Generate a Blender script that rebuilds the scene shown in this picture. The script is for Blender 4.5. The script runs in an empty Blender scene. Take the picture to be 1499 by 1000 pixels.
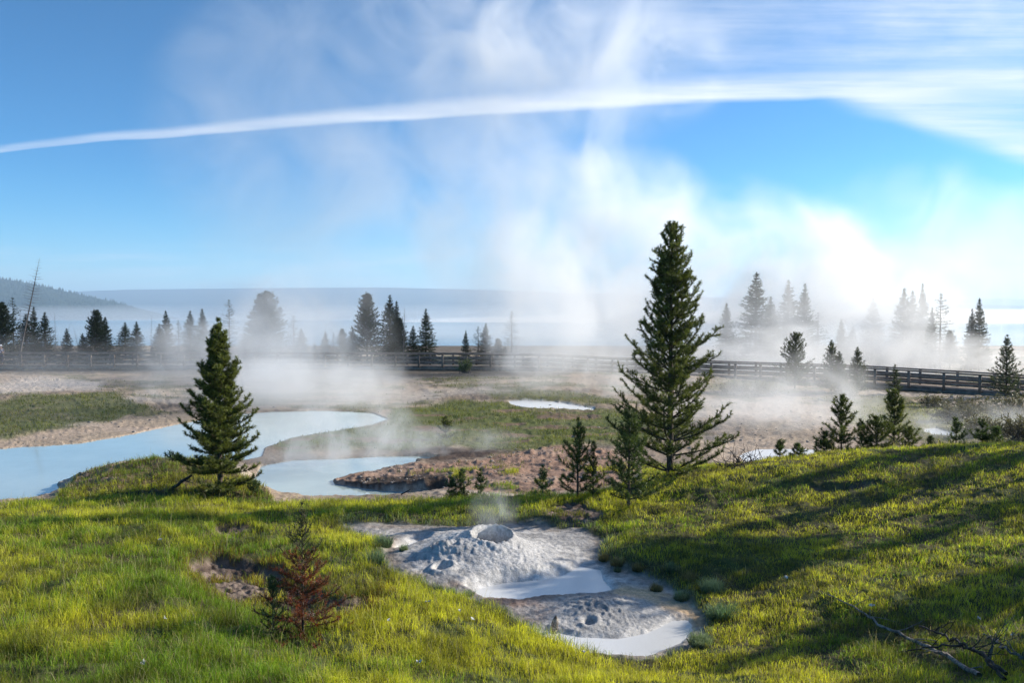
import bpy, math, random
import numpy as np
from mathutils import Vector

# ------------------------------------------------------------------ camera, sky, sun, exposure
S = bpy.context.scene
COL = S.collection
PITCH = math.radians(1.72)
FPX = 1166.0                      # focal length in pixels of the 1499 px wide photograph
cam_d = bpy.data.cameras.new('camera')
cam_d.sensor_width = 36.0
cam_d.lens = 36.0 * FPX / 1499.0
cam_d.clip_start = 0.1
cam_d.clip_end = 90000.0
cam = bpy.data.objects.new('camera', cam_d)
COL.objects.link(cam)
cam.location = (0, 0, 0)
cam.rotation_euler = (math.pi / 2 - PITCH, 0, 0)
S.camera = cam

SUN_EL, SUN_AZ = math.radians(24), math.radians(71)     # azimuth from +Y towards +X
sd = Vector((math.sin(SUN_AZ) * math.cos(SUN_EL), math.cos(SUN_AZ) * math.cos(SUN_EL), math.sin(SUN_EL)))
sun_l = bpy.data.lights.new('sun', 'SUN')
sun_l.energy = 5.0
sun_l.angle = math.radians(0.53)
sun_l.color = (1.0, 0.93, 0.82)
sun = bpy.data.objects.new('sun', sun_l)
COL.objects.link(sun)
sun.rotation_euler = sd.to_track_quat('Z', 'Y').to_euler()

S.view_settings.view_transform = 'Standard'
S.view_settings.look = 'None'
S.view_settings.exposure = 0.80
S.view_settings.gamma = 1.0
S.render.engine = 'CYCLES'
S.cycles.use_denoising = True
S.cycles.max_bounces = 8
S.cycles.volume_bounces = 6
S.cycles.diffuse_bounces = 3
S.cycles.glossy_bounces = 3
S.cycles.transparent_max_bounces = 8
S.cycles.volume_step_rate = 1.0
S.cycles.volume_max_steps = 256
S.cycles.sample_clamp_indirect = 4.0


class E:
    """tiny node-expression helper: E(tree, socket) with arithmetic"""
    def __init__(s, nt, sock): s.nt, s.s = nt, sock
    def m(s, op, o=None, o2=None, clamp=False):
        n = s.nt.nodes.new('ShaderNodeMath'); n.operation = op; n.use_clamp = clamp
        for i, v in enumerate((s, o, o2)):
            if v is None: continue
            if isinstance(v, E): s.nt.links.new(v.s, n.inputs[i])
            else: n.inputs[i].default_value = v
        return E(s.nt, n.outputs[0])
    def __add__(s, o): return s.m('ADD', o)
    __radd__ = __add__
    def __mul__(s, o): return s.m('MULTIPLY', o)
    __rmul__ = __mul__
    def __sub__(s, o): return s.m('SUBTRACT', o)
    def __rsub__(s, o): return (s * -1.0) + o
    def __truediv__(s, o): return s.m('DIVIDE', o)
    def clamp(s): return s.m('ADD', 0.0, clamp=True)
    def smooth(s, a, b, lo=0.0, hi=1.0):
        n = s.nt.nodes.new('ShaderNodeMapRange'); n.interpolation_type = 'SMOOTHSTEP'
        s.nt.links.new(s.s, n.inputs[0])
        for i, v in zip((1, 2, 3, 4), (a, b, lo, hi)):
            if isinstance(v, E): s.nt.links.new(v.s, n.inputs[i])
            else: n.inputs[i].default_value = v
        return E(s.nt, n.outputs[0])


def comb(nt, x, y, z):
    n = nt.nodes.new('ShaderNodeCombineXYZ')
    for i, v in enumerate((x, y, z)):
        if isinstance(v, E): nt.links.new(v.s, n.inputs[i])
        else: n.inputs[i].default_value = v
    return E(nt, n.outputs[0])


def sep(nt, v):
    n = nt.nodes.new('ShaderNodeSeparateXYZ'); nt.links.new(v.s, n.inputs[0])
    return [E(nt, n.outputs[i]) for i in range(3)]


def noise(nt, vec, scale, detail=4.0, rough=0.5, dist=0.0):
    n = nt.nodes.new('ShaderNodeTexNoise')
    nt.links.new(vec.s, n.inputs['Vector'])
    n.inputs['Scale'].default_value = scale
    n.inputs['Detail'].default_value = detail
    n.inputs['Roughness'].default_value = rough
    n.inputs['Distortion'].default_value = dist
    return E(nt, n.outputs[0])


def mixc(nt, fac, a, b, mode='MIX'):
    n = nt.nodes.new('ShaderNodeMix'); n.data_type = 'RGBA'; n.blend_type = mode
    for i, v in ((0, fac), (6, a), (7, b)):
        if isinstance(v, E): nt.links.new(v.s, n.inputs[i])
        elif isinstance(v, (int, float)): n.inputs[i].default_value = v
        else: n.inputs[i].default_value = (*v, 1)
    return E(nt, n.outputs[2])


# sky: physical sky, with the contrail and cirrus of the morning laid into its directions
W = bpy.data.worlds.new('World'); S.world = W; W.use_nodes = True
wt = W.node_tree; wt.nodes.clear()
wo = wt.nodes.new('ShaderNodeOutputWorld'); bg = wt.nodes.new('ShaderNodeBackground')
sky = wt.nodes.new('ShaderNodeTexSky'); sky.sky_type = 'NISHITA'; sky.sun_disc = False
sky.sun_elevation = SUN_EL; sky.sun_rotation = SUN_AZ
sky.altitude = 2400; sky.air_density = 1.0; sky.dust_density = 0.7; sky.ozone_density = 2.0
hs = wt.nodes.new('ShaderNodeHueSaturation')
hs.inputs['Hue'].default_value = 0.484; hs.inputs['Saturation'].default_value = 1.6; hs.inputs['Value'].default_value = 1.05
wt.links.new(sky.outputs[0], hs.inputs['Color'])
tc = wt.nodes.new('ShaderNodeTexCoord')
dx, dy, dz = sep(wt, E(wt, tc.outputs['Generated']))
dys = dy.m('MAXIMUM', 0.02)
u = dx / dys; v = dz / dys
line = u * 0.068 + 0.263 - (u * u) * 0.025
wob = (noise(wt, comb(wt, u * 3.0, v * 3.0, 0.0), 1.6, 3) - 0.5) * 0.012
dv = v - line + wob
streak = noise(wt, comb(wt, u * 2.0 - v * 5.0, v * 34.0, 0.3), 2.4, 6, 0.6)
streak2 = noise(wt, comb(wt, u * 1.3 + v * 3.0, v * 26.0, 5.3), 1.7, 6, 0.62)
puff = noise(wt, comb(wt, u * 1.0, v * 2.2, 1.3), 5.0, 5, 0.6)
wid = u.smooth(-0.75, 0.65, 0.0055, 0.023)
up = (dv / wid).smooth(0.1, 1.5, 1.0, 0.0)
lo = (dv / wid).smooth(-0.75, -0.25, 0.0, 1.0)
trail = up * lo * (streak.smooth(0.2, 0.75, 0.45, 1.0)) * u.smooth(-0.7, 0.1, 0.55, 0.95)
# cirrus fan under the contrail at the right
edge = 0.262 - (u - 0.378) * 0.30 + (noise(wt, comb(wt, u, v * 0.5, 2.0), 6, 3) - 0.5) * 0.02
fan = (v - edge).smooth(0.0, 0.03) * (v - line).smooth(-0.012, 0.0, 1.0, 0.0) * u.smooth(0.36, 0.46)
fan = fan * streak2.smooth(0.25, 0.72, 0.3, 0.95) * (v - edge).smooth(0.02, 0.09, 1.0, 0.62)
# high thin cirrus above it
high = (v - line).smooth(0.0, 0.05) * u.smooth(-0.05, 0.45) * streak2.smooth(0.28, 0.74, 0.34, 0.85) * puff.smooth(0.25, 0.7, 0.45, 1.0)
# low pale bands over the lake
low = v.smooth(0.03, 0.055) * v.smooth(0.075, 0.10, 1.0, 0.0) * streak.smooth(0.42, 0.7) * 0.35
cl = (1.0 - (1.0 - trail) * (1.0 - fan) * (1.0 - high) * (1.0 - low)) * dy.smooth(0.0, 0.2)
def vscale(s_, k):
    n = wt.nodes.new('ShaderNodeVectorMath'); n.operation = 'SCALE'; wt.links.new(s_, n.inputs[0]); n.inputs['Scale'].default_value = k; return n.outputs[0]
gn = wt.nodes.new('ShaderNodeGamma'); gn.inputs['Gamma'].default_value = 1.32
wt.links.new(vscale(hs.outputs[0], 1 / 5.6), gn.inputs['Color'])
cloudcol = mixc(wt, cl.clamp(), E(wt, vscale(gn.outputs[0], 5.6)), (6.3, 6.5, 7.0))
wt.links.new(cloudcol.s, bg.inputs['Color'])
bg.inputs['Strength'].default_value = 0.094
wt.links.new(bg.outputs[0], wo.inputs['Surface'])

# ------------------------------------------------------------------ helpers
def slope(py):                       # z / Y of a ground point seen at row py of the photograph (negative = down)
    return -math.tan(math.atan((py - 500.0) / FPX) + PITCH)


def srow(z_over_y):                  # inverse, vectorised
    return 500.0 + FPX * np.tan(-np.arctan(z_over_y) - PITCH)


def tag(o, label=None, cat=None, group=None, kind=None):
    if label: o['label'] = label
    if cat: o['category'] = cat
    if group: o['group'] = group
    if kind: o['kind'] = kind
    return o


def empty(name, loc, rz=0.0, scale=1.0):
    o = bpy.data.objects.new(name, None); COL.objects.link(o)
    o.location = loc; o.rotation_euler = (0, 0, rz)
    o.scale = scale if isinstance(scale, tuple) else (scale,) * 3
    o.empty_display_size = 0.2
    return o


def mesh_np(name, verts, faces, mat, parent=None, smooth=False, cols=None):
    """faces: list of (n,k) int arrays"""
    me = bpy.data.meshes.new(name)
    verts = np.asarray(verts, dtype=np.float32)
    faces = [np.asarray(f, dtype=np.int32) for f in faces if len(f)]
    tot = np.concatenate([np.full(len(f), f.shape[1], np.int32) for f in faces])
    loops = np.concatenate([f.ravel() for f in faces])
    starts = np.concatenate([[0], np.cumsum(tot)[:-1]]).astype(np.int32)
    me.vertices.add(len(verts)); me.vertices.foreach_set('co', verts.ravel())
    me.loops.add(len(loops)); me.loops.foreach_set('vertex_index', loops)
    me.polygons.add(len(tot)); me.polygons.foreach_set('loop_start', starts)
    me.polygons.foreach_set('loop_total', tot)
    if smooth: me.polygons.foreach_set('use_smooth', np.ones(len(tot), bool))
    if cols is not None:
        at = me.color_attributes.new('Col', 'FLOAT_COLOR', 'POINT')
        c4 = np.ones((len(verts), 4), np.float32); c4[:, :cols.shape[1]] = cols
        at.data.foreach_set('color', c4.ravel())
    me.update(calc_edges=True)
    me.materials.append(mat)
    o = bpy.data.objects.new(name, me); COL.objects.link(o)
    if parent: o.parent = parent
    return o


def mat_new(name):
    m = bpy.data.materials.new(name); m.use_nodes = True
    nt = m.node_tree; nt.nodes.clear()
    out = nt.nodes.new('ShaderNodeOutputMaterial')
    return m, nt, out


def principled(nt, out, color, rough=0.8, spec=0.3, bump=None, bstr=0.3, bdist=0.02):
    p = nt.nodes.new('ShaderNodeBsdfPrincipled')
    if isinstance(color, E): nt.links.new(color.s, p.inputs['Base Color'])
    else: p.inputs['Base Color'].default_value = (*color, 1)
    if isinstance(rough, E): nt.links.new(rough.s, p.inputs['Roughness'])
    else: p.inputs['Roughness'].default_value = rough
    p.inputs['Specular IOR Level'].default_value = spec
    if bump is not None:
        b = nt.nodes.new('ShaderNodeBump'); b.inputs['Strength'].default_value = bstr
        b.inputs['Distance'].default_value = bdist
        nt.links.new(bump.s, b.inputs['Height']); nt.links.new(b.outputs[0], p.inputs['Normal'])
    nt.links.new(p.outputs[0], out.inputs['Surface'])
    return p


def pos(nt):
    g = nt.nodes.new('ShaderNodeNewGeometry'); return E(nt, g.outputs['Position'])


def objco(nt):
    g = nt.nodes.new('ShaderNodeTexCoord'); return E(nt, g.outputs['Object'])


def colattr(nt):
    a = nt.nodes.new('ShaderNodeAttribute'); a.attribute_name = 'Col'; return E(nt, a.outputs['Color'])


# numpy noise -------------------------------------------------------
def _hash(i, j, seed):
    h = (i.astype(np.int64) * 374761393 + j.astype(np.int64) * 668265263 + seed * 974634777) & 0x7fffffff
    h = ((h ^ (h >> 13)) * 1274126177) & 0x7fffffff
    h = h ^ (h >> 16)
    return (h & 0xffff) / 65535.0


def vnoise(x, y, seed=0):
    i = np.floor(x); j = np.floor(y); fx = x - i; fy = y - j
    fx = fx * fx * (3 - 2 * fx); fy = fy * fy * (3 - 2 * fy)
    i = i.astype(np.int64); j = j.astype(np.int64)
    a = _hash(i, j, seed); b = _hash(i + 1, j, seed); c = _hash(i, j + 1, seed); d = _hash(i + 1, j + 1, seed)
    return (a + (b - a) * fx) * (1 - fy) + (c + (d - c) * fx) * fy


def fbm(x, y, seed=0, octv=4, gain=0.5):
    s = 0; a = 1.0; t = 0
    for o in range(octv):
        s = s + a * vnoise(x * 2 ** o + 17.3 * o, y * 2 ** o - 9.1 * o, seed + o); t += a; a *= gain
    return s / t


def sst(x, a, b):
    t = np.clip((x - a) / (b - a), 0, 1); return t * t * (3 - 2 * t)
# ------------------------------------------------------------------ terrain
# survey of the ground: (column, row, distance) of points read off the photograph -> world heights
SURV = [
 # near slope
 (-300,1000,7.0),(0,1000,7.0),(200,1000,7.1),(450,1000,7.3),(700,1000,7.8),(900,1000,8.0),(1100,1000,7.9),(1300,1000,7.4),(1499,1000,7.0),(1800,1000,6.6),
 (0,860,10.0),(130,870,9.8),(230,860,10.2),(250,930,8.5),(100,930,8.4),(-300,860,10.0),
 (340,855,11.4),(380,890,10.4),(420,830,12.3),(330,815,12.6),(400,790,13.8),
 (470,870,10.9),(520,800,13.2),(450,945,8.8),(560,930,9.0),(600,886,10.1),(650,913,9.55),(720,932,9.4),(780,972,8.8),(860,984,8.7),(960,986,8.75),(1040,970,8.9),
 (0,800,12.6),(150,800,12.7),(260,790,13.3),(0,745,17.0),(150,742,17.2),(300,742,17.4),(420,742,17.6),(520,742,17.6),(600,740,17.9),(680,728,18.9),(760,722,19.3),(860,722,19.2),
 (-300,745,17.0),
 # pit
 (560,780,14.81),(640,780,14.81),(760,778,14.97),(860,790,14.19),(620,830,12.69),(760,850,12.07),(900,850,12.02),(960,880,11.24),(800,900,10.72),(900,925,10.15),(980,915,10.36),(720,870,11.45),
 (480,768,15.0),(560,757,15.5),(700,757,15.6),(820,752,15.8),(900,760,15.4),
 # right hill
 (950,720,17.3),(985,698,17.9),(1050,690,17.6),(1150,678,17.3),(1250,668,17.2),(1350,662,17.2),(1499,653,17.2),(1700,645,17.2),(2000,640,17.0),
 (960,790,13.4),(1000,830,12.2),(1060,870,11.1),(1060,920,9.9),(1100,800,12.9),(1150,740,14.9),(1200,850,11.0),(1250,750,14.1),(1350,720,14.7),(1350,820,11.5),(1499,700,14.6),(1499,800,11.2),(1250,930,9.0),(1400,900,9.2),(1499,900,8.9),(1800,800,11.0),
 # just behind the crest
 (985,690,19.6),(1100,684,21.5),(1250,676,22.5),(1400,668,23.5),(1499,662,24),(1800,655,24),
 # hummock at the left pool
 (85,708,23.6),(150,690,23.6),(220,675,23.9),(280,678,23.6),(330,690,22.5),(200,722,19.6),(300,727,19.0),(390,722,20.5),(120,733,19.2),
 # brown peninsula and beyond
 (500,704,24.0),(560,698,24.0),(640,706,22.6),(600,685,25.2),(700,700,22.6),(700,680,25.2),(800,690,23.4),(800,668,27.0),(880,680,24.5),(700,662,28.0),(620,668,27.6),
 (480,668,28.8),(420,675,28.2),(560,650,31.5),(600,640,33.5),(650,640,33.2),(750,640,32.6),(850,640,32.0),(450,645,32.8),(400,655,31.0),
 (600,615,39),(700,615,38.2),(850,615,37.5),(600,590,46),(750,592,44),(880,590,44),(600,570,52),(750,572,50),(880,575,50),
 (500,600,43.5),(400,600,43.5),(300,600,43),(560,545,66),(700,545,66.5),(880,545,65),(400,543,68),(200,543,69),(0,543,69.5),(-300,543,70),
 (100,560,58),(250,560,58),(0,580,48),(120,580,48),(220,590,44.5),(0,600,41.5),(150,610,39.8),(0,630,34.5),(100,632,34.8),(200,620,38),(0,655,30.5),(150,642,33.0),(-300,640,33),(-300,600,41),
 # right basin
 (1100,650,30.5),(1250,640,31.5),(1100,600,42),(1250,605,39.5),(1100,565,56),(1250,580,49),(1350,590,46),(1450,598,43),(1499,600,42),(1350,630,33),(1450,635,32),(1499,620,35),(1800,620,35),
 (1050,552,61.5),(1150,561,57),(1280,572,52.5),(1400,580,48.5),(1499,584,46.5),(1800,600,42),
]
_pts = []
for (px, py, Y) in SURV:
    a = (px - 749.5) / FPX * (math.cos(PITCH) - slope(py) * math.sin(PITCH))
    _pts.append((a, math.log(Y), slope(py) * Y))
for a in (-1.3, -0.65, -0.3, 0.0, 0.3, 0.65, 1.3):         # behind the boardwalk, and round the camera
    if a > .2: _pts += [(a, math.log(57 + 10 * (a < .5)), -6.2), (a, math.log(72), -7.0), (a, math.log(88), -7.7)]
    else: _pts += [(a, math.log(82), -4.85), (a, math.log(98), -5.9)]
    _pts += [ (a, math.log(125), -8.9), (a, math.log(160), -11.0)]
    _pts += [(a, math.log(4.5), -3.0), (a, math.log(2.6), -2.8)]
_pts = np.array(_pts)


def _tps_k(r2): return np.where(r2 > 1e-12, 0.5 * r2 * np.log(np.maximum(r2, 1e-12)), 0.0)


def _fit():
    n = len(_pts); P = _pts[:, :2] * np.array([1.0, 1.0])
    d = P[:, None, :] - P[None, :, :]; K = _tps_k((d ** 2).sum(-1)) + np.eye(n) * 4e-4
    Q = np.hstack([np.ones((n, 1)), P])
    A = np.zeros((n + 3, n + 3)); A[:n, :n] = K; A[:n, n:] = Q; A[n:, :n] = Q.T
    b = np.zeros(n + 3); b[:n] = _pts[:, 2]
    return np.linalg.solve(A, b)


_w = _fit()
# regular table of the fitted surface for quick look-ups
_TA = np.linspace(-3.2, 3.2, 641); _TL = np.linspace(math.log(2.4), math.log(165), 520)
_ta, _tl = np.meshgrid(np.clip(_TA, -1.35, 1.35), _TL)
_tz = np.zeros_like(_ta)
for k in range(len(_pts)):
    _tz += _w[k] * _tps_k((_ta - _pts[k, 0]) ** 2 + (_tl - _pts[k, 1]) ** 2)
_tz += _w[-3] + _w[-2] * _ta + _w[-1] * _tl


def lookup(T, A, L):
    fa = np.clip((A - _TA[0]) / (_TA[1] - _TA[0]), 0, len(_TA) - 1.001)
    fl = np.clip((L - _TL[0]) / (_TL[1] - _TL[0]), 0, len(_TL) - 1.001)
    i = fa.astype(int); j = fl.astype(int); u_ = fa - i; v_ = fl - j
    return (T[j, i] * (1 - u_) + T[j, i + 1] * u_) * (1 - v_) + (T[j + 1, i] * (1 - u_) + T[j + 1, i + 1] * u_) * v_


POLY = {
 'pool': [(-400,700),(-400,662),(0,659),(120,651),(200,636),(270,621),(330,610),(400,604),(480,603),(545,606),(566,614),(545,622),(490,630),(430,640),(385,655),(380,668),(360,672),(300,676),(250,676),(190,683),(130,694),(82,709),(88,722),(60,733),(20,742),(-400,742)],
 'pool2': [(384,684),(430,676),(500,674),(560,670),(625,670),(640,676),(600,682),(550,688),(500,697),(484,704),(490,710),(530,716),(560,720),(600,722),(650,722),(652,729),(620,734),(560,737),(480,738),(410,733),(380,722),(372,705)],
 'pond': [(745,586),(770,584),(820,587),(870,596),(868,599),(820,598),(770,595),(748,591)],
 'pond2': [(1350,627),(1370,625),(1395,632),(1400,638),(1375,638),(1355,633)],
 'pond3': [(1085,668),(1110,662),(1180,660),(1230,664),(1230,672),(1150,676),(1090,676)],
 'pit': [(506,771),(560,769),(640,775),(700,770),(780,768),(850,774),(888,792),(882,815),(905,832),(960,850),(1008,880),(1032,915),(1022,940),(985,958),(930,968),(860,955),(800,940),(745,912),(700,890),(640,868),(592,852),(562,825),(572,800),(530,786)],
 'milk1': [(688,864),(735,852),(790,848),(825,838),(848,825),(882,831),(888,845),(900,862),(870,870),(800,872),(760,878),(715,876)],
 'milk2': [(766,916),(800,921),(850,930),(905,932),(950,926),(985,908),(1003,908),(1008,920),(990,940),(945,957),(880,957),(810,938),(770,925)],
 'milk3': [(582,800),(610,791),(628,790),(622,797),(596,806),(580,808)],
 'ochre': [(905,858),(960,862),(1010,885),(1030,912),(1018,925),(1000,905),(950,885),(900,878),(870,874)],
 'brown': [(660,862),(720,880),(800,872),(880,868),(930,872),(900,885),(840,890),(790,918),(740,912),(690,885)],
 'scar': [(282,826),(320,812),(360,822),(410,832),(430,850),(470,872),(520,880),(560,866),(556,880),(500,905),(440,905),(400,885),(350,880),(300,850)],
 'scar2': [(320,768),(375,772),(395,782),(350,788),(322,780)],
 'scar3': [(1186,712),(1225,707),(1285,702),(1300,708),(1240,716),(1195,720)],
 'scar4': [(800,744),(850,738),(885,750),(870,772),(830,768)],
 'penin': [(484,704),(550,688),(640,676),(700,672),(760,655),(830,648),(900,660),(935,690),(880,715),(800,722),(700,722),(650,716),(560,716),(500,710)],
 'bank': [(505,711),(540,708),(600,710),(650,712),(654,722),(600,720),(540,718)],
 'bank2': [(590,660),(650,655),(730,656),(760,660),(700,672),(640,675),(590,668)],
 'meadow': [(400,652),(450,640),(560,622),(575,600),(640,588),(720,588),(780,600),(900,606),(1000,612),(1010,640),(900,645),(800,655),(740,664),(660,656),(560,655),(420,664)],
 'meadow2': [(700,575),(760,572),(830,576),(900,582),(905,592),(860,592),(780,584),(720,584)],
 'lgrass': [(-400,580),(0,585),(60,577),(140,574),(200,588),(226,598),(200,606),(150,616),(60,632),(0,638),(-400,645)],
 'sandband': [(-400,558),(0,560),(60,556),(155,556),(150,572),(60,574),(0,578),(-400,580)],
 'dkbase': [(-400,536),(560,541),(780,541),(900,545),(780,550),(560,551),(0,547),(-400,547)],
 'shoreL': [(-400,636),(0,638),(100,628),(200,612),(300,600),(310,612),(200,640),(100,656),(0,662),(-400,664)],
 'hummock': [(110,700),(160,686),(225,674),(300,678),(330,690),(400,722),(400,738),(80,738),(95,722)],
 'rbasin': [(1040,600),(1150,590),(1240,600),(1290,640),(1240,676),(1050,690)],
 'rgreen': [(1240,598),(1300,585),(1420,596),(1499,605),(1800,610),(1800,640),(1350,650),(1300,625),(1250,620)],
}


def sdist(name, px, py):
    """signed distance in pixels to a polygon (positive inside), rows counted double"""
    poly = np.array(POLY[name], float); x = px; y = py * 2.0; P = poly * np.array([1, 2.0])
    mn = P.min(0) - 40; mx = P.max(0) + 40
    out = np.full(px.shape, -40.0)
    sel = (x > mn[0]) & (x < mx[0]) & (y > mn[1]) & (y < mx[1])
    X = x[sel]; Y = y[sel]; d2 = np.full(X.shape, 1e9); ins = np.zeros(X.shape, bool)
    for k in range(len(P)):
        x0, y0 = P[k]; x1, y1 = P[(k + 1) % len(P)]
        ex, ey = x1 - x0, y1 - y0
        t = np.clip(((X - x0) * ex + (Y - y0) * ey) / (ex * ex + ey * ey + 1e-9), 0, 1)
        d2 = np.minimum(d2, (X - x0 - t * ex) ** 2 + (Y - y0 - t * ey) ** 2)
        if y0 != y1:
            c = ((y0 > Y) != (y1 > Y)) & (X < (x1 - x0) * (Y - y0) / (y1 - y0) + x0)
            ins ^= c
    out[sel] = np.where(ins, 1, -1) * np.sqrt(d2)
    return out


Z_POOL, Z_PIT = -5.0, -4.01
CONE = (-0.34, 13.2); RIM = 0.385
MOUND = (1.21, 10.72)
Z_POND = {'pond': None, 'pond2': None, 'pond3': None}


def ground(X, Y):
    """height and all the surface masks at world points (arrays)"""
    X = np.asarray(X, float); Y = np.asarray(Y, float)
    A = X / Y; L = np.log(Y)
    z = lookup(_tz, A, L)
    px = 749.5 + FPX * X / (Y * math.cos(PITCH) - z * math.sin(PITCH))
    py = srow(z / Y)
    # the wobble of every edge
    wx = (fbm(X * 1.3 / (1 + Y * .06), Y * 1.3 / (1 + Y * .06), 3) - .5) * 26
    wf = (fbm(X * 6 / (1 + Y * .1), Y * 6 / (1 + Y * .1), 7, 3) - .5) * 12
    M = {}
    far = Y > 18.6
    ppx = 749.5 + FPX * X / (Y * math.cos(PITCH) - Z_POOL * math.sin(PITCH)); ppy = srow(Z_POOL / Y)
    qpx = 749.5 + FPX * X / (Y * math.cos(PITCH) - Z_PIT * math.sin(PITCH)); qpy = srow(Z_PIT / Y)
    def mk(n, cond, w=1.0, soft=3.0, inset=0.0):
        if n in ('pool', 'pool2', 'bank'): d = sdist(n, ppx, ppy)
        elif n in ('pit', 'milk1', 'milk2', 'milk3', 'ochre', 'brown'): d = sdist(n, qpx, qpy)
        else: d = sdist(n, px, py)
        d = d + (wx + wf) * w + inset
        M[n] = np.where(cond, sst(d, -soft, soft), 0.0)
    mid = (Y > 20.5)
    mk('pool', mid, .22, 3); mk('pool2', mid & (Y < 31), .2, 3)
    mk('pond', Y > 30, .15, 2); mk('pond2', (Y > 25), .1, 2); mk('pond3', (Y > 21), .1, 3)
    near = Y < 18.6
    mk('pit', near, 1.0, 9); mk('milk1', near, .6, 14); mk('milk2', near, .45, 12); mk('milk3', near, .4, 7)
    mk('ochre', near, .8, 10); mk('brown', near, .9, 10)
    mk('scar', near, 1.1, 6); mk('scar2', near, .9, 6); mk('scar3', near, .7, 5); mk('scar4', near, .9, 6)
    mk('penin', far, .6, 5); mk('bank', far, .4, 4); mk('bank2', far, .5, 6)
    mk('meadow', far, 1.2, 12); mk('meadow2', far, .8, 8); mk('lgrass', far, 1.3, 8); mk('sandband', far, 1.0, 8)
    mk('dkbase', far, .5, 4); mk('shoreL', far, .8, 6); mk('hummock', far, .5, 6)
    mk('rbasin', far, 1.2, 12); mk('rgreen', far, 1.2, 12)
    # shapes ---------------------------------------------------------
    n1 = fbm(X * .9, Y * .9, 11, 4); n2 = fbm(X * 3.3, Y * 3.3, 21, 4); n3 = fbm(X * 13, Y * 13, 31, 3)
    amp = np.where(Y < 40, 1.0, 40 / Y)
    z = z + (n1 - .5) * .17 * amp + (n2 - .5) * .13 * amp
    z = z + M['hummock'] * (.1 + (n2 - .5) * .15)
    # scars are sunk a little with a broken rim
    for s_, dpt in (('scar', .13), ('scar2', .12), ('scar3', .2), ('scar4', .08)):
        z = z - M[s_] * dpt + M[s_] * (fbm(X * 11, Y * 11, 87, 3) - .5) * .10
    # mud pit floor
    pit = M['pit']
    zp = Z_PIT + (n2 - .5) * .035 + .03 * (n1 - .5)
    cx = X - CONE[0]; cy = Y - CONE[1]
    th = np.arctan2(cy, cx)
    r = np.hypot(cx, cy * 1.04) * (1 + .10 * np.sin(th * 2 + 1) + .08 * (n2 - .5))
    lobe = 1.0 + .45 * np.cos(th - 3.7)
    hcone = .385 * np.exp(-np.maximum(r - RIM, 0) / (.74 * lobe)) * (1 + .10 * np.sin(th)) * sst(r, RIM * .74, RIM * .98)
    rough = (fbm(X * 15, Y * 15, 41, 3, .6) - .35) * .062 * np.exp(-np.maximum(r - RIM, 0) / .8) * sst(r, RIM * .7, RIM)
    crater = np.where(r < RIM, -.17 * (1 - sst(r, RIM * .4, RIM)), 0)
    rimw = .016 * np.exp(-((r - RIM) / .07) ** 2) * (0.6 + fbm(th * 3 + 40, r * 0 + 3, 5))
    zp = zp + hcone + rough + crater + rimw
    bx, by = X + 1.09, Y - 12.79                       # rough shoulder at the left of the cone
    rb = np.hypot(bx * .8, by * 1.5)
    zp = zp + .17 * np.exp(-(rb / .33) ** 2) * (.75 + .9 * (fbm(X * 18, Y * 18, 47, 2) - .35))
    h0 = np.hypot(X + 1.07, Y - 12.17)                 # little vent hole with a lip
    zp = zp - .11 * np.exp(-(h0 / .095) ** 2) + .05 * np.exp(-((h0 - .17) / .07) ** 2)
    h1 = np.hypot(X - 1.0, (Y - 10.25)); zp = zp - .07 * np.exp(-(h1 / .07) ** 2) + .02 * np.exp(-((h1 - .12) / .05) ** 2)
    rm = np.hypot((X - MOUND[0]) * .8, (Y - MOUND[1]))
    zp = zp + .13 * np.exp(-(rm / .42) ** 2) + .06 * (fbm(X * 17, Y * 17, 49, 3) - .4) * np.exp(-(rm / .5) ** 2)
    zp = zp + (fbm(X * 22, Y * 22, 53, 2) - .5) * .022
    zp = np.where(rm < 3, zp, zp)
    milk = np.maximum(np.maximum(M['milk1'], M['milk2']), M['milk3'])
    flat = np.clip(1 - hcone / .25, 0, 1)
    zp = np.minimum(zp, Z_PIT + .02 + (zp - Z_PIT - .02) * (1 - sst(milk, 0, .6)))
    zp = zp * (1 - milk) + (Z_PIT - .075) * milk
    zp = np.maximum(zp, Z_PIT - .08) * (1 - (r < RIM)) + zp * (r < RIM)
    zpl = zp
    z = z * (1 - pit) + np.where(pit > 0, zpl, z) * pit
    # hot pools
    pool = np.maximum(M['pool'], M['pool2'])
    land = np.maximum(z, Z_POOL + .03)
    nearpool = sst(np.maximum(sdist('pool', ppx, ppy), sdist('pool2', ppx, ppy)), -24, 2) * (Y > 20.5)
    dpx = -np.maximum(sdist('pool', ppx, ppy), sdist('pool2', ppx, ppy)) + (wf * .5)
    land = np.minimum(land, Z_POOL + .03 + np.maximum(dpx, 0) * np.where(M['bank'] + M['bank2'] > .1, .07, .022) + np.where(dpx > 36, 9, 0))
    z = np.where(Y > 20.5, land * (1 - pool) + (Z_POOL - .35) * pool, z)
    z = np.where((Y > 20.5) & (Y < 60) & (pool < .2), np.maximum(z, Z_POOL + .015), z)
    for n, c in (('pond', (810, 592)), ('pond2', (1378, 632)), ('pond3', (1160, 668))):
        z = z - M[n] * .12
    # clods and stones in bare earth
    clod = np.clip(fbm(X * 4.5, Y * 3.0, 61, 3) - .56, 0, 1) * .5
    z = z + clod * (M['penin'] * .5 + (Y > 30) * .28) * (1 - pool)
    z = z + (n3 - .5) * .03 * (1 - pit) * (Y < 45)
    M.update(poolm=pool, milk=milk, n1=n1, n2=n2, n3=n3, r=r, rm=rm, px=px, py=py, qpx=qpx, qpy=qpy, nearpool=nearpool, th=th)
    return z, M


def cmix(a, b, t):
    return a * (1 - t[..., None]) + np.array(b) * t[..., None]


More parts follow.
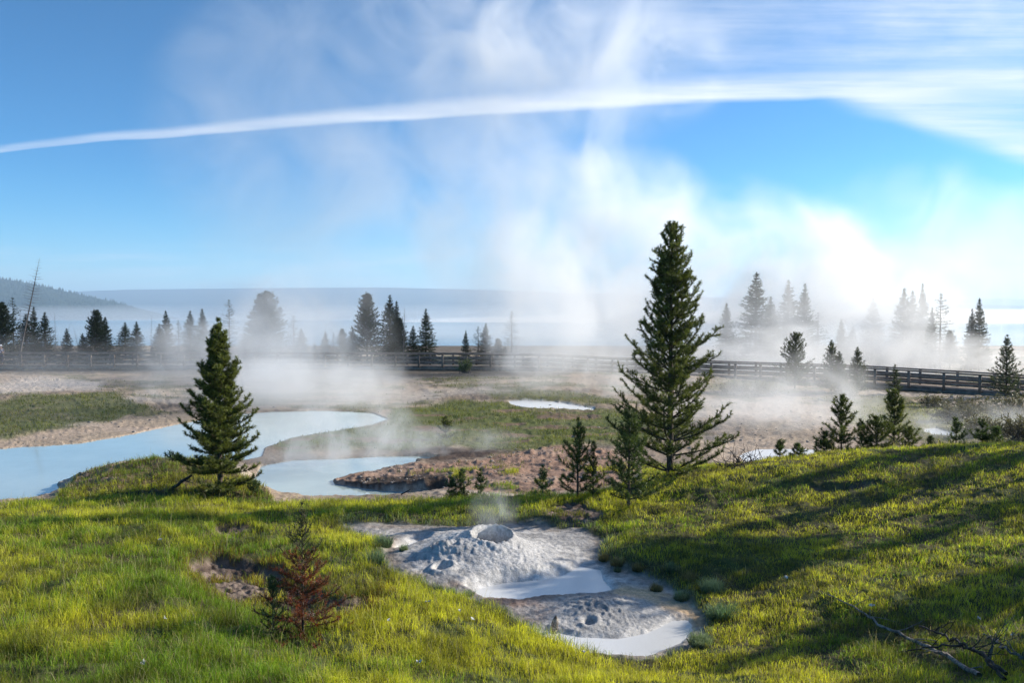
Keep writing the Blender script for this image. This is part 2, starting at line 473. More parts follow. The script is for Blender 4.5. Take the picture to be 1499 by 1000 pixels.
def ground_colour(X, Y, M):
    n1, n2, n3 = M['n1'], M['n2'], M['n3']
    big = fbm(X * .22, Y * .22, 71, 4); med = fbm(X * .8, Y * .5, 73, 4); fine = fbm(X * 5, Y * 5, 75, 3)
    c = np.zeros(X.shape + (3,)); g = np.zeros(X.shape)
    # default far ground: tan-grey sinter with dull patches
    base = np.array([.36, .275, .20])
    c[:] = base
    c = cmix(c, (.20, .155, .12), sst(med, .42, .68) * .8)
    c = cmix(c, (.46, .40, .34), sst(big, .5, .75) * .6)
    farg = sst(fbm(X * .35, Y * .7, 77, 5), .48, .62) * (Y > 30) * .75
    c = cmix(c, (.10, .105, .04), farg); g = np.maximum(g, farg * .5)
    near = (Y < 18.8) | ((Y < 24) & (M['px'] > 940))
    soil = np.array([.085, .075, .035])
    c = cmix(c, soil, near * 1.0); g = np.where(near, 1.0, g)
    c = cmix(c, (.06, .085, .02), near * sst(n1, .4, .7) * .7)
    for n, col, k, gg in (
        ('sandband', (.55, .47, .40), .85, 0), ('shoreL', (.42, .32, .24), .8, 0), ('penin', (.30, .185, .13), .95, .0),
        ('rbasin', (.44, .34, .255), .8, 0), ('rgreen', (.16, .16, .055), .8, .8),
        ('meadow', (.10, .12, .028), .9, 1.0), ('meadow2', (.11, .12, .035), .8, .6), ('lgrass', (.10, .115, .045), .88, .8),
        ('hummock', (.12, .09, .045), .95, .9)):
        brk = np.clip(M[n] * (.55 + 1.0 * fbm(X * 1.3, Y * .9, 79 + len(n), 4)), 0, 1) if gg else M[n]
        c = cmix(c, col, brk * k); g = g * (1 - M[n]) + gg * brk * M[n]
    # brown earth with dark clods, peeping out among the meadows
    brown = M['meadow'] * sst(fbm(X * .55, Y * 1.2, 91, 4), .56, .66)
    c = cmix(c, (.19, .13, .085), brown); g = g * (1 - brown)
    c = cmix(c, (.36, .26, .20), M['penin'] * sst(med, .55, .7) * .5)
    tuftp = M['penin'] * sst(fbm(X * 1.2, Y * 1.5, 93, 3), .64, .70); g = np.maximum(g, tuftp)
    tl = M['hummock'] * sst(M['px'] + 60 * (n1 - .5), 230, 130) * sst(M['py'], 728, 712)
    c = cmix(c, (.24, .17, .12), tl * .9); g = g * (1 - .8 * tl)
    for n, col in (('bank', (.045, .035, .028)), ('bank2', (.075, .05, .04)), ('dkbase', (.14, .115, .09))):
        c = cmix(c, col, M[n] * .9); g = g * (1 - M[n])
    for n in ('scar', 'scar2', 'scar3', 'scar4'):
        sc = np.clip(M[n] * (1.4 - 1.1 * sst(fbm(X * 2.2, Y * 2.2, 95, 3), .5, .66)), 0, 1)
        c = cmix(c, (.21, .16, .13), sc); c = cmix(c, (.09, .062, .048), sc * sst(fine, .45, .62) * .8); g = g * (1 - sc)
    # mud pit
    p = M['pit']
    mud = np.zeros_like(c); mud[:] = (.54, .51, .475)
    mud = cmix(mud, (.36, .345, .335), sst(fine, .45, .65) * .7)
    outer = sst(M['r'], 1.5, .7)
    mud = cmix(mud, (.56, .545, .53), outer * .6)
    rmd = sst(M['rm'] + .5 * (n2 - .5), .85, .45); mud = cmix(mud, (.40, .385, .37), rmd * .9)
    mud = cmix(mud, (.29, .185, .135), M['brown'] * .95 * (1 - .75 * rmd))
    mud = cmix(mud, (.22, .145, .105), M['brown'] * sst(med + .3 * (n2 - .5), .42, .6) * .7 * (1 - .7 * rmd))
    mud = cmix(mud, (.62, .44, .27), M['ochre'] * 1.0)
    rim = sst(sdist('pit', M['qpx'], M['qpy']) + 14 * (n2 - .5), 34, 4) * p
    mud = cmix(mud, (.24, .175, .125), rim * .75 * sst(med + .2 * n2, .30, .55))
    wet = sst(fbm(X * 1.7, Y * 1.7, 121, 4), .50, .62) * (1 - outer * .5); mud = cmix(mud, (.27, .26, .255), wet * .75)
    mud = cmix(mud, (.78, .76, .73), M['milk'])
    c = cmix(c, (0, 0, 0), p) + mud * p[..., None]
    g = g * (1 - sst(p, .25, .6))
    # pale mineral line at the pool edges, pool beds
    ln = sst(M['poolm'], .02, .3) * (1 - sst(M['poolm'], .6, .9))
    c = cmix(c, (.62, .56, .48), ln * .7)
    c = cmix(c, (.50, .66, .64), sst(M['poolm'], .7, 1))
    g = g * (1 - sst(M['poolm'], .0, .3))
    for n in ('pond', 'pond2', 'pond3'):
        c = cmix(c, (.70, .66, .62), M[n]); g = g * (1 - M[n])
    c *= (.82 + .36 * n3[..., None])
    return np.clip(c, 0, 1), np.clip(g, 0, 1)


cols_a = np.concatenate([np.linspace(-3.0, -.76, 70)[:-1], np.linspace(-.76, .76, 1000), np.linspace(.76, 3.0, 70)[1:]])
rows_s = np.concatenate([np.linspace(1 / 3.0, 1 / 6.6, 40)[:-1], np.linspace(1 / 6.6, 1 / 140, 700)])
_Yg = 1 / rows_s
YY, AA = np.meshgrid(_Yg, cols_a, indexing='ij')
XX = AA * YY
ZZ, MM = ground(XX, YY)
CC, GG = ground_colour(XX, YY, MM)
nr, nc = XX.shape
idx = np.arange(nr * nc).reshape(nr, nc)
F = np.stack([idx[:-1, :-1], idx[1:, :-1], idx[1:, 1:], idx[:-1, 1:]], -1).reshape(-1, 4)[:, ::-1]
conem = (MM['r'] < 1.25) & (MM['milk'] < .15) & (MM['pit'] > .9)
moundm = (MM['rm'] < .85) & (MM['milk'] < .15) & (MM['pit'] > .9)
fc = conem.ravel()[F].all(1); fm = moundm.ravel()[F].all(1) & ~fc
V3 = np.stack([XX, YY, ZZ], -1).reshape(-1, 3); C3 = CC.reshape(-1, 3)

gm, nt, out = mat_new('ground')
c = colattr(nt); p_ = pos(nt)
f1 = noise(nt, p_, 9.0, 8, 0.65); f2 = noise(nt, p_, 70.0, 4, 0.6); f3 = noise(nt, p_, 2.1, 6, 0.6)
mul = f1.smooth(.25, .75, .66, 1.3) * f2.smooth(.2, .8, .8, 1.18) * f3.smooth(.3, .7, .9, 1.1)
vm = nt.nodes.new('ShaderNodeVectorMath'); vm.operation = 'SCALE'
nt.links.new(c.s, vm.inputs[0]); nt.links.new(mul.s, vm.inputs['Scale'])
principled(nt, out, E(nt, vm.outputs[0]), 0.9, 0.15, f1 * 0.7 + f2 * 0.3, 0.7, 0.05)
mm_, nt, out = mat_new('hot_mud')
c = colattr(nt); p_ = pos(nt)
f1 = noise(nt, p_, 22.0, 6, 0.62); f2 = noise(nt, p_, 95.0, 3, 0.6)
mul = f1.smooth(.3, .7, .68, 1.2) * f2.smooth(.25, .75, .82, 1.12)
vm = nt.nodes.new('ShaderNodeVectorMath'); vm.operation = 'SCALE'
nt.links.new(c.s, vm.inputs[0]); nt.links.new(mul.s, vm.inputs['Scale'])
principled(nt, out, E(nt, vm.outputs[0]), 0.55, 0.4, f1 * 0.75 + f2 * 0.25, 0.9, 0.03)


def submesh(name, Fs, mat):
    used = np.unique(Fs); remap = np.full(nr * nc, -1, np.int32); remap[used] = np.arange(len(used))
    return mesh_np(name, V3[used], [remap[Fs]], mat, None, True, C3[used])


gnd = submesh('ground', F[~(fc | fm)], gm); tag(gnd, 'thermal basin ground of grass slopes, bare earth and grey mud', None, None, 'structure')
co = submesh('mud_cone', F[fc], mm_)
tag(co, 'large pale grey mud cone with an open steaming crater on top', 'mud cone')
mo = submesh('mud_mound', F[fm], mm_)
tag(mo, 'low rough grey mud mound in front of the cone beside the white puddle', 'mud mound')

# ground behind and beside the viewer, out to the side
bxs = np.linspace(-130, 130, 80); bys = np.linspace(-90, 3.4, 40)
BX, BY = np.meshgrid(bxs, bys); BZ = -3.0 + (fbm(BX * .2, BY * .2, 5) - .5) * .4 - .12 - .002 * np.abs(BX)
bi = np.arange(BX.size).reshape(BX.shape)
BF = np.stack([bi[:-1, :-1], bi[:-1, 1:], bi[1:, 1:], bi[1:, :-1]], -1).reshape(-1, 4)
bcol = np.zeros((BX.size, 3)); bcol[:] = (.07, .08, .025)
bo = mesh_np('grass_bank', np.stack([BX, BY, BZ], -1).reshape(-1, 3), [BF], gm, None, True, bcol)
tag(bo, 'grassy ground behind the viewpoint', None, None, 'structure')


def gz(x, y):
    z, _ = ground(np.array([float(x)]), np.array([float(y)])); return float(z[0])


# water ------------------------------------------------------------------
def water_mat(name, col, rough, spec=.5, bump=.02, scale=3.0):
    m, nt, out = mat_new(name)
    p_ = pos(nt); n_ = noise(nt, p_, scale, 4, .6)
    cl = mixc(nt, noise(nt, p_, .35, 4, .6).smooth(.3, .7), tuple(x * .86 for x in col), col)
    b = principled(nt, out, cl, rough, spec, n_, bump, .02)
    return m


def flat_water(name, z, x0, x1, y0, y1, mat, label, cells='poolm'):
    """sheet at the level z, kept only where the ground lies near or below it"""
    n = 220
    xs = np.linspace(x0, x1, n); ys = np.linspace(y0, y1, n)
    gx, gy = np.meshgrid(xs, ys); zz, M = ground(gx, np.maximum(gy, 3))
    keep = (zz < z + .004) & (M[cells] > .05)
    k = keep.copy(); k[1:] |= keep[:-1]; k[:-1] |= keep[1:]; k[:, 1:] |= keep[:, :-1]; k[:, :-1] |= keep[:, 1:]
    i_ = np.arange(n * n).reshape(n, n)
    Fq = np.stack([i_[:-1, :-1], i_[:-1, 1:], i_[1:, 1:], i_[1:, :-1]], -1).reshape(-1, 4)
    Fq = Fq[k.ravel()[Fq].any(1)]
    used = np.unique(Fq); rm_ = np.full(n * n, -1); rm_[used] = np.arange(len(used))
    V = np.stack([gx, gy, np.full_like(gx, z)], -1).reshape(-1, 3)[used]
    o = mesh_np(name, V, [rm_[Fq]], mat, None, True)
    return tag(o, label, None, None, 'structure')


wp = water_mat('pool_water', (.44, .53, .51), .06, .5, .05, 5)
wm = water_mat('milky_water', (.74, .73, .71), .22, .5, .15, 9)
flat_water('hot_pool_water', Z_POOL, -34, 1, 20.6, 44, wp, 'pale turquoise hot spring pool water')
flat_water('milky_mud_water', Z_PIT - .03, -3, 3.4, 9.2, 15.2, wm, 'thin white milky mud puddles in the mud pit', 'milk')
for nm, (cx_, cy_), ext, lab in (('pond', (810, 593), 6, 'small white pond beyond the green meadow'), ('pond2', (1378, 633), 3, 'little white hot pool in the grassy basin'), ('pond3', (1160, 668), 3, 'pale hot water behind the hill crest')):
    P = np.array(POLY[nm], float)
    ys_ = {'pond': 45.0, 'pond2': 33.0, 'pond3': 27.0}[nm]
    m_ = (MM[nm] > .8)
    if m_.sum() < 5: continue
    zl = float(np.median(ZZ[m_])) + .05
    xs_ = XX[m_]; yy_ = YY[m_]
    flat_water('pond_water', zl, xs_.min() - .5, xs_.max() + .5, yy_.min() - .5, yy_.max() + .5, wm, lab, nm)

# lake: a disc from the basin's edge to the horizon
lk, nt, out = mat_new('lake_water')
p_ = pos(nt)
xx_, yy_, zz_ = sep(nt, p_)
n_ = noise(nt, comb(nt, xx_, yy_ * 1.0, 0.0), .6, 6, .6)
principled(nt, out, (.06, .12, .17), .16, .5, n_, .25, .1)
ang = np.linspace(0, 2 * math.pi, 97)[:-1]
rr = [90, 140, 300, 900, 3000, 9000, 20000]
lv = [(0, 160, -8.0)] ; lf3 = []; lf4 = []
for r_ in rr:
    lv += [(r_ * math.cos(a), 160 + r_ * math.sin(a), -8.0) for a in ang]
# ring only beyond the near shore: drop faces that would pass under the basin
lv = np.array(lv)
for k in range(96):
    lf3.append((0, 1 + k, 1 + (k + 1) % 96))
    for r_ in range(len(rr) - 1):
        b_ = 1 + r_ * 96
        lf4.append((b_ + k, b_ + 96 + k, b_ + 96 + (k + 1) % 96, b_ + (k + 1) % 96))
lake = mesh_np('lake_water', lv, [np.array(lf3), np.array(lf4)], lk)
tag(lake, 'wide calm blue lake behind the boardwalk', None, None, 'structure')

# hills ------------------------------------------------------------------
fm_, nt, out = mat_new('forested_hill')
p_ = pos(nt)
n_ = noise(nt, p_, .02, 8, .7); nb = noise(nt, p_, .0015, 5, .6)
principled(nt, out, mixc(nt, n_.smooth(.35, .65), (.018, .03, .02), (.05, .065, .035)), .95, .1, n_, 1.0, 12.0)


def hill(name, prof, Y, depth, label, rise=1.0, seed=3):
    """prof: (column, row) of the skyline at distance Y"""
    px = np.array([p[0] for p in prof], float); py = np.array([p[1] for p in prof], float)
    nx, ny = 260, 26
    xs = np.linspace(px[0], px[-1], nx); top = np.interp(xs, px, py)
    ker = np.ones(9) / 9; top = np.convolve(np.pad(top, 4, 'edge'), ker, 'valid')
    ztop = np.array([slope(t) for t in top]) * Y
    X0 = (xs - 749.5) / FPX * Y
    t = np.linspace(-1, 1, ny)
    gx, gt = np.meshgrid(X0, t)
    h = (1 - np.abs(gt) ** 1.7) ** .9
    zt = np.tile(ztop, (ny, 1)) + 8
    base = -14.0
    nz = fbm(gx / (Y * .03), gt * 4 + 9, seed, 5) - .5
    z = base + (zt - 8 - base) * h * (1 + .22 * nz * (1 - h)) + 6 * nz * h
    gy = Y + gt * depth
    i_ = np.arange(nx * ny).reshape(ny, nx)
    Fq = np.stack([i_[:-1, :-1], i_[:-1, 1:], i_[1:, 1:], i_[1:, :-1]], -1).reshape(-1, 4)
    o = mesh_np(name, np.stack([gx * (gy / Y * .5 + .5), gy, z], -1).reshape(-1, 3), [Fq], fm_, None, True)
    tag(o, label, None, None, 'structure')
    return X0, ztop, gx, gy, z


hill('far_ridge', [(-900,440),(-300,436),(60,432),(120,426),(200,424),(380,422),(560,421),(700,424),(800,428),(900,430),(1000,434),(1100,437),(1260,441),(1420,446),(1600,452),(1900,458)], 11500, 2600, 'long low forested ridge beyond the lake', seed=5)
hill('far_mountains', [(1250,448),(1310,440),(1345,442),(1380,436),(1420,439),(1470,436),(1520,441),(1600,437),(1700,444),(1900,450)], 16500, 1500, 'faint distant mountains beyond the lake at the right', seed=9)
lx, lz, hx, hy, hz_ = hill('left_hill', [(-700,392),(-300,398),(-80,404),(0,408),(40,414),(80,423),(120,432),(160,441),(190,450),(215,462),(235,474),(260,482)], 4600, 1300, 'dark forested hill sloping down to the lake at the left', seed=7)
rng = np.random.default_rng(4)
n = 5200
ii = rng.integers(0, hx.shape[1] - 1, n); jj = np.clip((rng.beta(2, 2, n) * hx.shape[0] * .62).astype(int), 1, hx.shape[0] // 2 + 1)
fx = rng.random(n)
bxp = hx[jj, ii] * (hy[jj, ii] / 4600 * .5 + .5); dxp = (hx[0, 1] - hx[0, 0])
bx_ = bxp + fx * dxp; by_ = hy[jj, ii] + rng.normal(0, 14, n); bz_ = hz_[jj, ii] * (1 - fx) + hz_[jj, ii + 1] * fx - 2
ok = bz_ > -6
bx_, by_, bz_ = bx_[ok], by_[ok], bz_[ok]; n = len(bx_)
hh = rng.uniform(9, 24, n); ww = hh * rng.uniform(.14, .24, n)
base_ = np.stack([bx_, by_, bz_], -1)
vv = []
for k in range(5):
    a_ = 2 * math.pi * k / 5
    vv.append(base_ + np.stack([ww * math.cos(a_), ww * math.sin(a_), 0 * ww], -1))
vv.append(base_ + np.stack([0 * ww, 0 * ww, hh], -1))
V = np.stack(vv, 1).reshape(-1, 3); b6 = np.arange(n) * 6
Ft = np.concatenate([np.stack([b6 + k, b6 + (k + 1) % 5, b6 + 5], -1) for k in range(5)])
wd = mesh_np('distant_forest', V, [Ft], fm_); tag(wd, 'distant conifer forest covering the left hill', None, None, 'stuff')
# ------------------------------------------------------------------ materials of plants and wood
def leaf_mat(name, trans=.35, rough=.6, spec=.25, sat=1.0):
    m, nt, out = mat_new(name)
    c = colattr(nt)
    p_ = pos(nt); n_ = noise(nt, p_, 3.0, 3).smooth(.3, .7, .75, 1.25)
    vm = nt.nodes.new('ShaderNodeVectorMath'); vm.operation = 'SCALE'
    nt.links.new(c.s, vm.inputs[0]); nt.links.new(n_.s, vm.inputs['Scale'])
    p = nt.nodes.new('ShaderNodeBsdfPrincipled'); nt.links.new(vm.outputs[0], p.inputs['Base Color'])
    p.inputs['Roughness'].default_value = rough; p.inputs['Specular IOR Level'].default_value = spec
    t = nt.nodes.new('ShaderNodeBsdfTranslucent')
    vm2 = nt.nodes.new('ShaderNodeVectorMath'); vm2.operation = 'MULTIPLY'
    nt.links.new(vm.outputs[0], vm2.inputs[0]); vm2.inputs[1].default_value = (1.25, 1.3, .7)
    nt.links.new(vm2.outputs[0], t.inputs['Color'])
    mx = nt.nodes.new('ShaderNodeMixShader'); mx.inputs[0].default_value = trans
    nt.links.new(p.outputs[0], mx.inputs[1]); nt.links.new(t.outputs[0], mx.inputs[2])
    nt.links.new(mx.outputs[0], out.inputs['Surface'])
    return m


M_needle = leaf_mat('pine_needles', .30, .5, .3)
M_grass = leaf_mat('grass_blades', .50, .5, .3)
M_bark, nt, out = mat_new('bark')
oc = objco(nt); ox, oy, oz = sep(nt, oc)
bn = noise(nt, comb(nt, ox * 3.0, oy * 3.0, oz), 14, 6, .65)
principled(nt, out, mixc(nt, bn.smooth(.35, .7), (.035, .026, .02), (.16, .125, .10)), .9, .2, bn, .8, .02)
M_grey, nt, out = mat_new('weathered_wood')
oc = objco(nt); ox, oy, oz = sep(nt, oc)
bn = noise(nt, comb(nt, ox * 2, oy * 2, oz * 2), 11, 6, .7)
principled(nt, out, mixc(nt, bn.smooth(.35, .7), (.08, .065, .055), (.33, .29, .26)), .85, .2, bn, .7, .01)
M_board, nt, out = mat_new('boardwalk_timber')
p_ = pos(nt); bn = noise(nt, p_, 3, 7, .7); bn2 = noise(nt, p_, .7, 3, .5)
principled(nt, out, mixc(nt, (bn * .6 + bn2 * .4).smooth(.35, .65), (.12, .095, .078), (.30, .24, .195)), .85, .25, bn, .5, .01)


# ------------------------------------------------------------------ tubes and conifers
def tube_arrays(lines, sides=5):
    """lines: list of (pts[n,3], radii[n]) -> verts, quads"""
    V = []; Q = []; o = 0
    for pts, rad in lines:
        pts = np.asarray(pts, float); n = len(pts)
        T = np.gradient(pts, axis=0); T /= np.linalg.norm(T, axis=1)[:, None] + 1e-9
        ref = np.array([0, 0, 1.0]) if abs(T[0][2]) < .8 else np.array([1.0, 0, 0])
        A_ = np.cross(T, ref); A_ /= np.linalg.norm(A_, axis=1)[:, None] + 1e-9
        B_ = np.cross(T, A_)
        k = np.arange(sides) * 2 * math.pi / sides
        ring = pts[:, None] + np.asarray(rad)[:, None, None] * (A_[:, None] * np.cos(k)[None, :, None] + B_[:, None] * np.sin(k)[None, :, None])
        V.append(ring.reshape(-1, 3))
        i_ = o + np.arange(n * sides).reshape(n, sides)
        nx_ = np.roll(i_, -1, axis=1)
        Q.append(np.stack([i_[:-1], nx_[:-1], nx_[1:], i_[1:]], -1).reshape(-1, 4))
        o += n * sides
    return np.concatenate(V), np.concatenate(Q)


def needles(segs, per_m, ln, wd, rg, ang=(35, 70), col=(.055, .085, .022), tip=(.13, .16, .04), jit=.35, tip_up=.0):
    """segs: (n,7): start, end, tipness 0..1.  Triangular needles in bottle-brush order round each shoot."""
    S0 = segs[:, :3]; S1 = segs[:, 3:6]; tp = segs[:, 6]
    D = S1 - S0; Ls = np.linalg.norm(D, axis=1); D = D / (Ls[:, None] + 1e-9)
    cnt = np.maximum(1, np.round(Ls * per_m)).astype(int)
    id_ = np.repeat(np.arange(len(segs)), cnt); n = len(id_)
    t = rg.random(n); d = D[id_]
    P = S0[id_] + d * (Ls[id_] * t)[:, None]
    R = rg.normal(size=(n, 3)); R -= (R * d).sum(1)[:, None] * d; R /= np.linalg.norm(R, axis=1)[:, None] + 1e-9
    a_ = np.radians(rg.uniform(ang[0], ang[1], n))
    nd = d * np.cos(a_)[:, None] + R * np.sin(a_)[:, None]; nd[:, 2] += tip_up
    nd /= np.linalg.norm(nd, axis=1)[:, None]
    L_ = ln * rg.uniform(1 - jit, 1 + jit, n)
    s_ = np.cross(nd, rg.normal(size=(n, 3))); s_ /= np.linalg.norm(s_, axis=1)[:, None] + 1e-9
    w_ = wd * rg.uniform(.7, 1.3, n)
    a = P + s_ * (w_ * .5)[:, None]; b = P - s_ * (w_ * .5)[:, None]; e = P + nd * L_[:, None]
    V = np.stack([a, b, e], 1).reshape(-1, 3)
    Ft = np.arange(n * 3).reshape(n, 3)
    k = np.clip(tp[id_] * rg.uniform(.3, 1.3, n), 0, 1)[:, None]
    c = np.array(col) * (1 - k) + np.array(tip) * k
    c *= rg.uniform(.65, 1.35, n)[:, None]
    return V, Ft, np.repeat(c, 3, axis=0)


def conifer(seed, H, R, whorls=18, per=6, low=.04, prof=.85, e_low=8, e_top=55, curve=28, shoot=.30, sp=.14, needle=.055, nw=.006, per_m=140,
            inter=.5, trunk_r=None, second=True, bald=.3, lean=(0, 0), gap=0.0, jitter=.22, belly=0.0):
    """returns wood lines and needle segments of one young conifer standing at the origin"""
    rg = np.random.default_rng(seed); rp = random.Random(seed)
    lines = []; segs = []
    tr = trunk_r or H * .014 + .012
    nT = 14; tz = np.linspace(0, H, nT)
    cx = lean[0] * (tz / H) ** 1.3 + np.cumsum(rg.normal(0, .004 * H / 6, nT)); cy = lean[1] * (tz / H) ** 1.3 + np.cumsum(rg.normal(0, .004 * H / 6, nT))
    cx -= cx[0]; cy -= cy[0]
    lines.append((np.stack([cx, cy, tz - (tz == 0) * .15], -1), np.maximum(tr * (1 - tz / H) ** .8, .004)))
    def trunk(z): return np.array([np.interp(z, tz, cx), np.interp(z, tz, cy), z])
    # leader
    for k in range(3):
        z0, z1 = H * (1 - .025 * (3 - k)), H * (1 - .025 * (2 - k))
        segs.append([*trunk(z0), *trunk(z1), .8])
    zs = []
    for w in range(whorls):
        f = low + (.975 - low) * (w / (whorls - 1)) ** .92
        zs.append((f + rg.normal(0, .004), per, 1.0))
        if rp.random() < inter and w < whorls - 2: zs.append((f + .5 / whorls, max(2, per // 2), .72))
    for f, nb, k_ in zs:
        ph = rp.random() * 6.28
        for b in range(nb):
            if rp.random() < gap: continue
            az = ph + b * 6.283 / nb + rg.normal(0, .22)
            prf = (1 - f) ** prof * (1 - belly * max(0, .25 - f) / .25)
            L = max(R * prf, .035 * R + .02) * k_ * min(max(.35, 1 + rg.normal(0, jitter)), 1.22)
            e0 = math.radians(e_low + (e_top - e_low) * f ** .9 + rg.normal(0, 6))
            npt = 6 if L > .35 else 4
            p = trunk(f * H); pts = [p]; el = e0 - math.radians(curve * .35) * (1 - f)
            a2 = az
            for i in range(npt):
                el += math.radians(curve) / npt * (1.2 if i > npt / 2 else .5)
                a2 += rg.normal(0, .07)
                d = np.array([math.cos(a2) * math.cos(el), math.sin(a2) * math.cos(el), math.sin(el)])
                p = p + d * L / npt; pts.append(p)
            pts = np.array(pts)
            rb = max(.003, tr * .30 * (1 - f) ** .6)
            lines.append((pts, np.linspace(rb, .0025, len(pts))))
            bs = bald * (1 - f) * .9
            for i in range(npt):
                if (i + .5) / npt > bs * .9: segs.append([*pts[i], *pts[i + 1], .25 + .75 * (i / npt) ** 3])
            # side shoots
            ns = int(L * (1 - bs) / sp)
            for s_ in range(ns):
                t = bs + (1 - bs) * (s_ + .5) / ns
                x = t * npt; i = min(int(x), npt - 1); q = pts[i] + (pts[i + 1] - pts[i]) * (x - i)
                bd = pts[i + 1] - pts[i]; bd /= np.linalg.norm(bd)
                side = np.cross(bd, [0, 0, 1.0]); side /= np.linalg.norm(side) + 1e-9
                sg = 1 if (s_ % 2) else -1
                roll = rg.normal(0, .5)
                sv = side * sg * math.cos(roll) + np.cross(side, bd) * math.sin(abs(roll)) * -1 * (-1 if rp.random() < .75 else 1)
                an = math.radians(rg.uniform(35, 58))
                d = bd * math.cos(an) + sv * math.sin(an); d[2] += .12; d /= np.linalg.norm(d)
                sl = shoot * (1.15 - .75 * t) * rg.uniform(.6, 1.25) * min(1, L / (shoot * 2) + .25)
                m1 = q + d * sl * .55; d2 = d + np.array([0, 0, .38]); d2 /= np.linalg.norm(d2); m2 = m1 + d2 * sl * .45
                lines.append((np.array([q, m1, m2]), np.array([.005, .0035, .002])))
                segs.append([*q, *m1, .3]); segs.append([*m1, *m2, 1.0])
                if second and sl > .2:
                    for e_ in (-1, 1):
                        s2 = np.cross(d, [0, 0, 1.0]); s2 /= np.linalg.norm(s2) + 1e-9
                        dd = d * .75 + s2 * e_ * .65; dd[2] += .15; dd /= np.linalg.norm(dd)
                        q2 = q + d * sl * rg.uniform(.3, .5); m3 = q2 + dd * sl * .45
                        segs.append([*q2, *m3, .9])
    return lines, np.array(segs), dict(per_m=per_m, ln=needle, wd=nw, rg=rg)


def plant(name, label, cat, x, y, H, R, seed, group=None, rz=0, z=None, needle_kw=None, sides=5, wood=None, **kw):
    z = gz(x, y) if z is None else z
    root = empty(name, (x, y, z - .02), rz)
    tag(root, label, cat, group)
    lines, segs, nk = conifer(seed, H, R, **kw)
    if needle_kw: nk.update(needle_kw)
    V, Q = tube_arrays(lines, sides)
    mesh_np('trunk', V, [Q], wood or M_bark, root, True)
    rg = nk.pop('rg')
    V, Ft, c = needles(segs, nk.pop('per_m'), nk.pop('ln'), nk.pop('wd'), rg, **nk)
    mesh_np('crown', V, [Ft], M_needle, root, False, c)
    return root


def at(px, Y): return (px - 749.5) / FPX * (Y * math.cos(PITCH) - slope(560) * Y * math.sin(PITCH) * 0 + .004 * Y), Y


def hfor(px, top, Y):
    x, y = at(px, Y); zg = gz(x, y); return x, y, slope(top) * Y - zg


DARK = dict(col=(.042, .058, .015), tip=(.17, .19, .04))
# the tall young pine in the middle distance
x, y, H = hfor(981, 325, 18.6)
plant('pine_tree', 'tallest near pine, open branched, at the left end of the right grass slope', 'pine tree', x, y, H, 1.64, 11, whorls=22, per=6, low=.02, prof=.60,
      e_low=22, e_top=50, curve=36, shoot=.38, sp=.12, needle=.064, nw=.0125, per_m=290, inter=.25, bald=.2, trunk_r=.085, needle_kw=dict(DARK), jitter=.2)
# the dense one at the left
x, y, H = hfor(321, 465, 19.0)
plant('pine_tree', 'dense dark pine standing alone between the grass and the turquoise pool', 'pine tree', x, y, H, 1.25, 23, whorls=17, per=7, low=.04, prof=.78,
      e_low=4, e_top=55, curve=44, shoot=.30, sp=.09, needle=.075, nw=.014, per_m=300, inter=.7, bald=.08, trunk_r=.07, needle_kw=dict(DARK), jitter=.34, belly=.15)
# medium and small ones
x, y, H = hfor(921, 596, 15.9)
plant('young_pine', 'bright young pine in front of the tallest pine, lit from the right', 'pine tree', x, y, H, .66, 31, whorls=11, per=5, low=.10, prof=.6,
      e_low=14, e_top=60, curve=34, shoot=.22, sp=.11, needle=.07, nw=.010, per_m=300, inter=.4, bald=.2, trunk_r=.035, needle_kw=dict(col=(.04, .065, .02), tip=(.12, .16, .04)))
x, y, H = hfor(846, 613, 17.6)
plant('young_pine', 'dark bushy pine sapling left of the bright young pine, by the brown earth', 'pine tree', x, y, H, .58, 33, whorls=9, per=4, low=.08, prof=.55,
      e_low=16, e_top=65, curve=40, shoot=.24, sp=.12, needle=.07, nw=.011, per_m=300, inter=.3, bald=.15, trunk_r=.03, needle_kw=dict(DARK), jitter=.35)
plant('young_pine', 'low dark pine sapling close against the bushy sapling on its right', 'pine tree', x + .33, y - .1, H * .68, .38, 34, whorls=7, per=4, low=.08, prof=.55,
      e_low=20, e_top=65, curve=40, shoot=.2, sp=.12, needle=.07, nw=.011, per_m=300, bald=.1, trunk_r=.02, needle_kw=dict(DARK), jitter=.35)

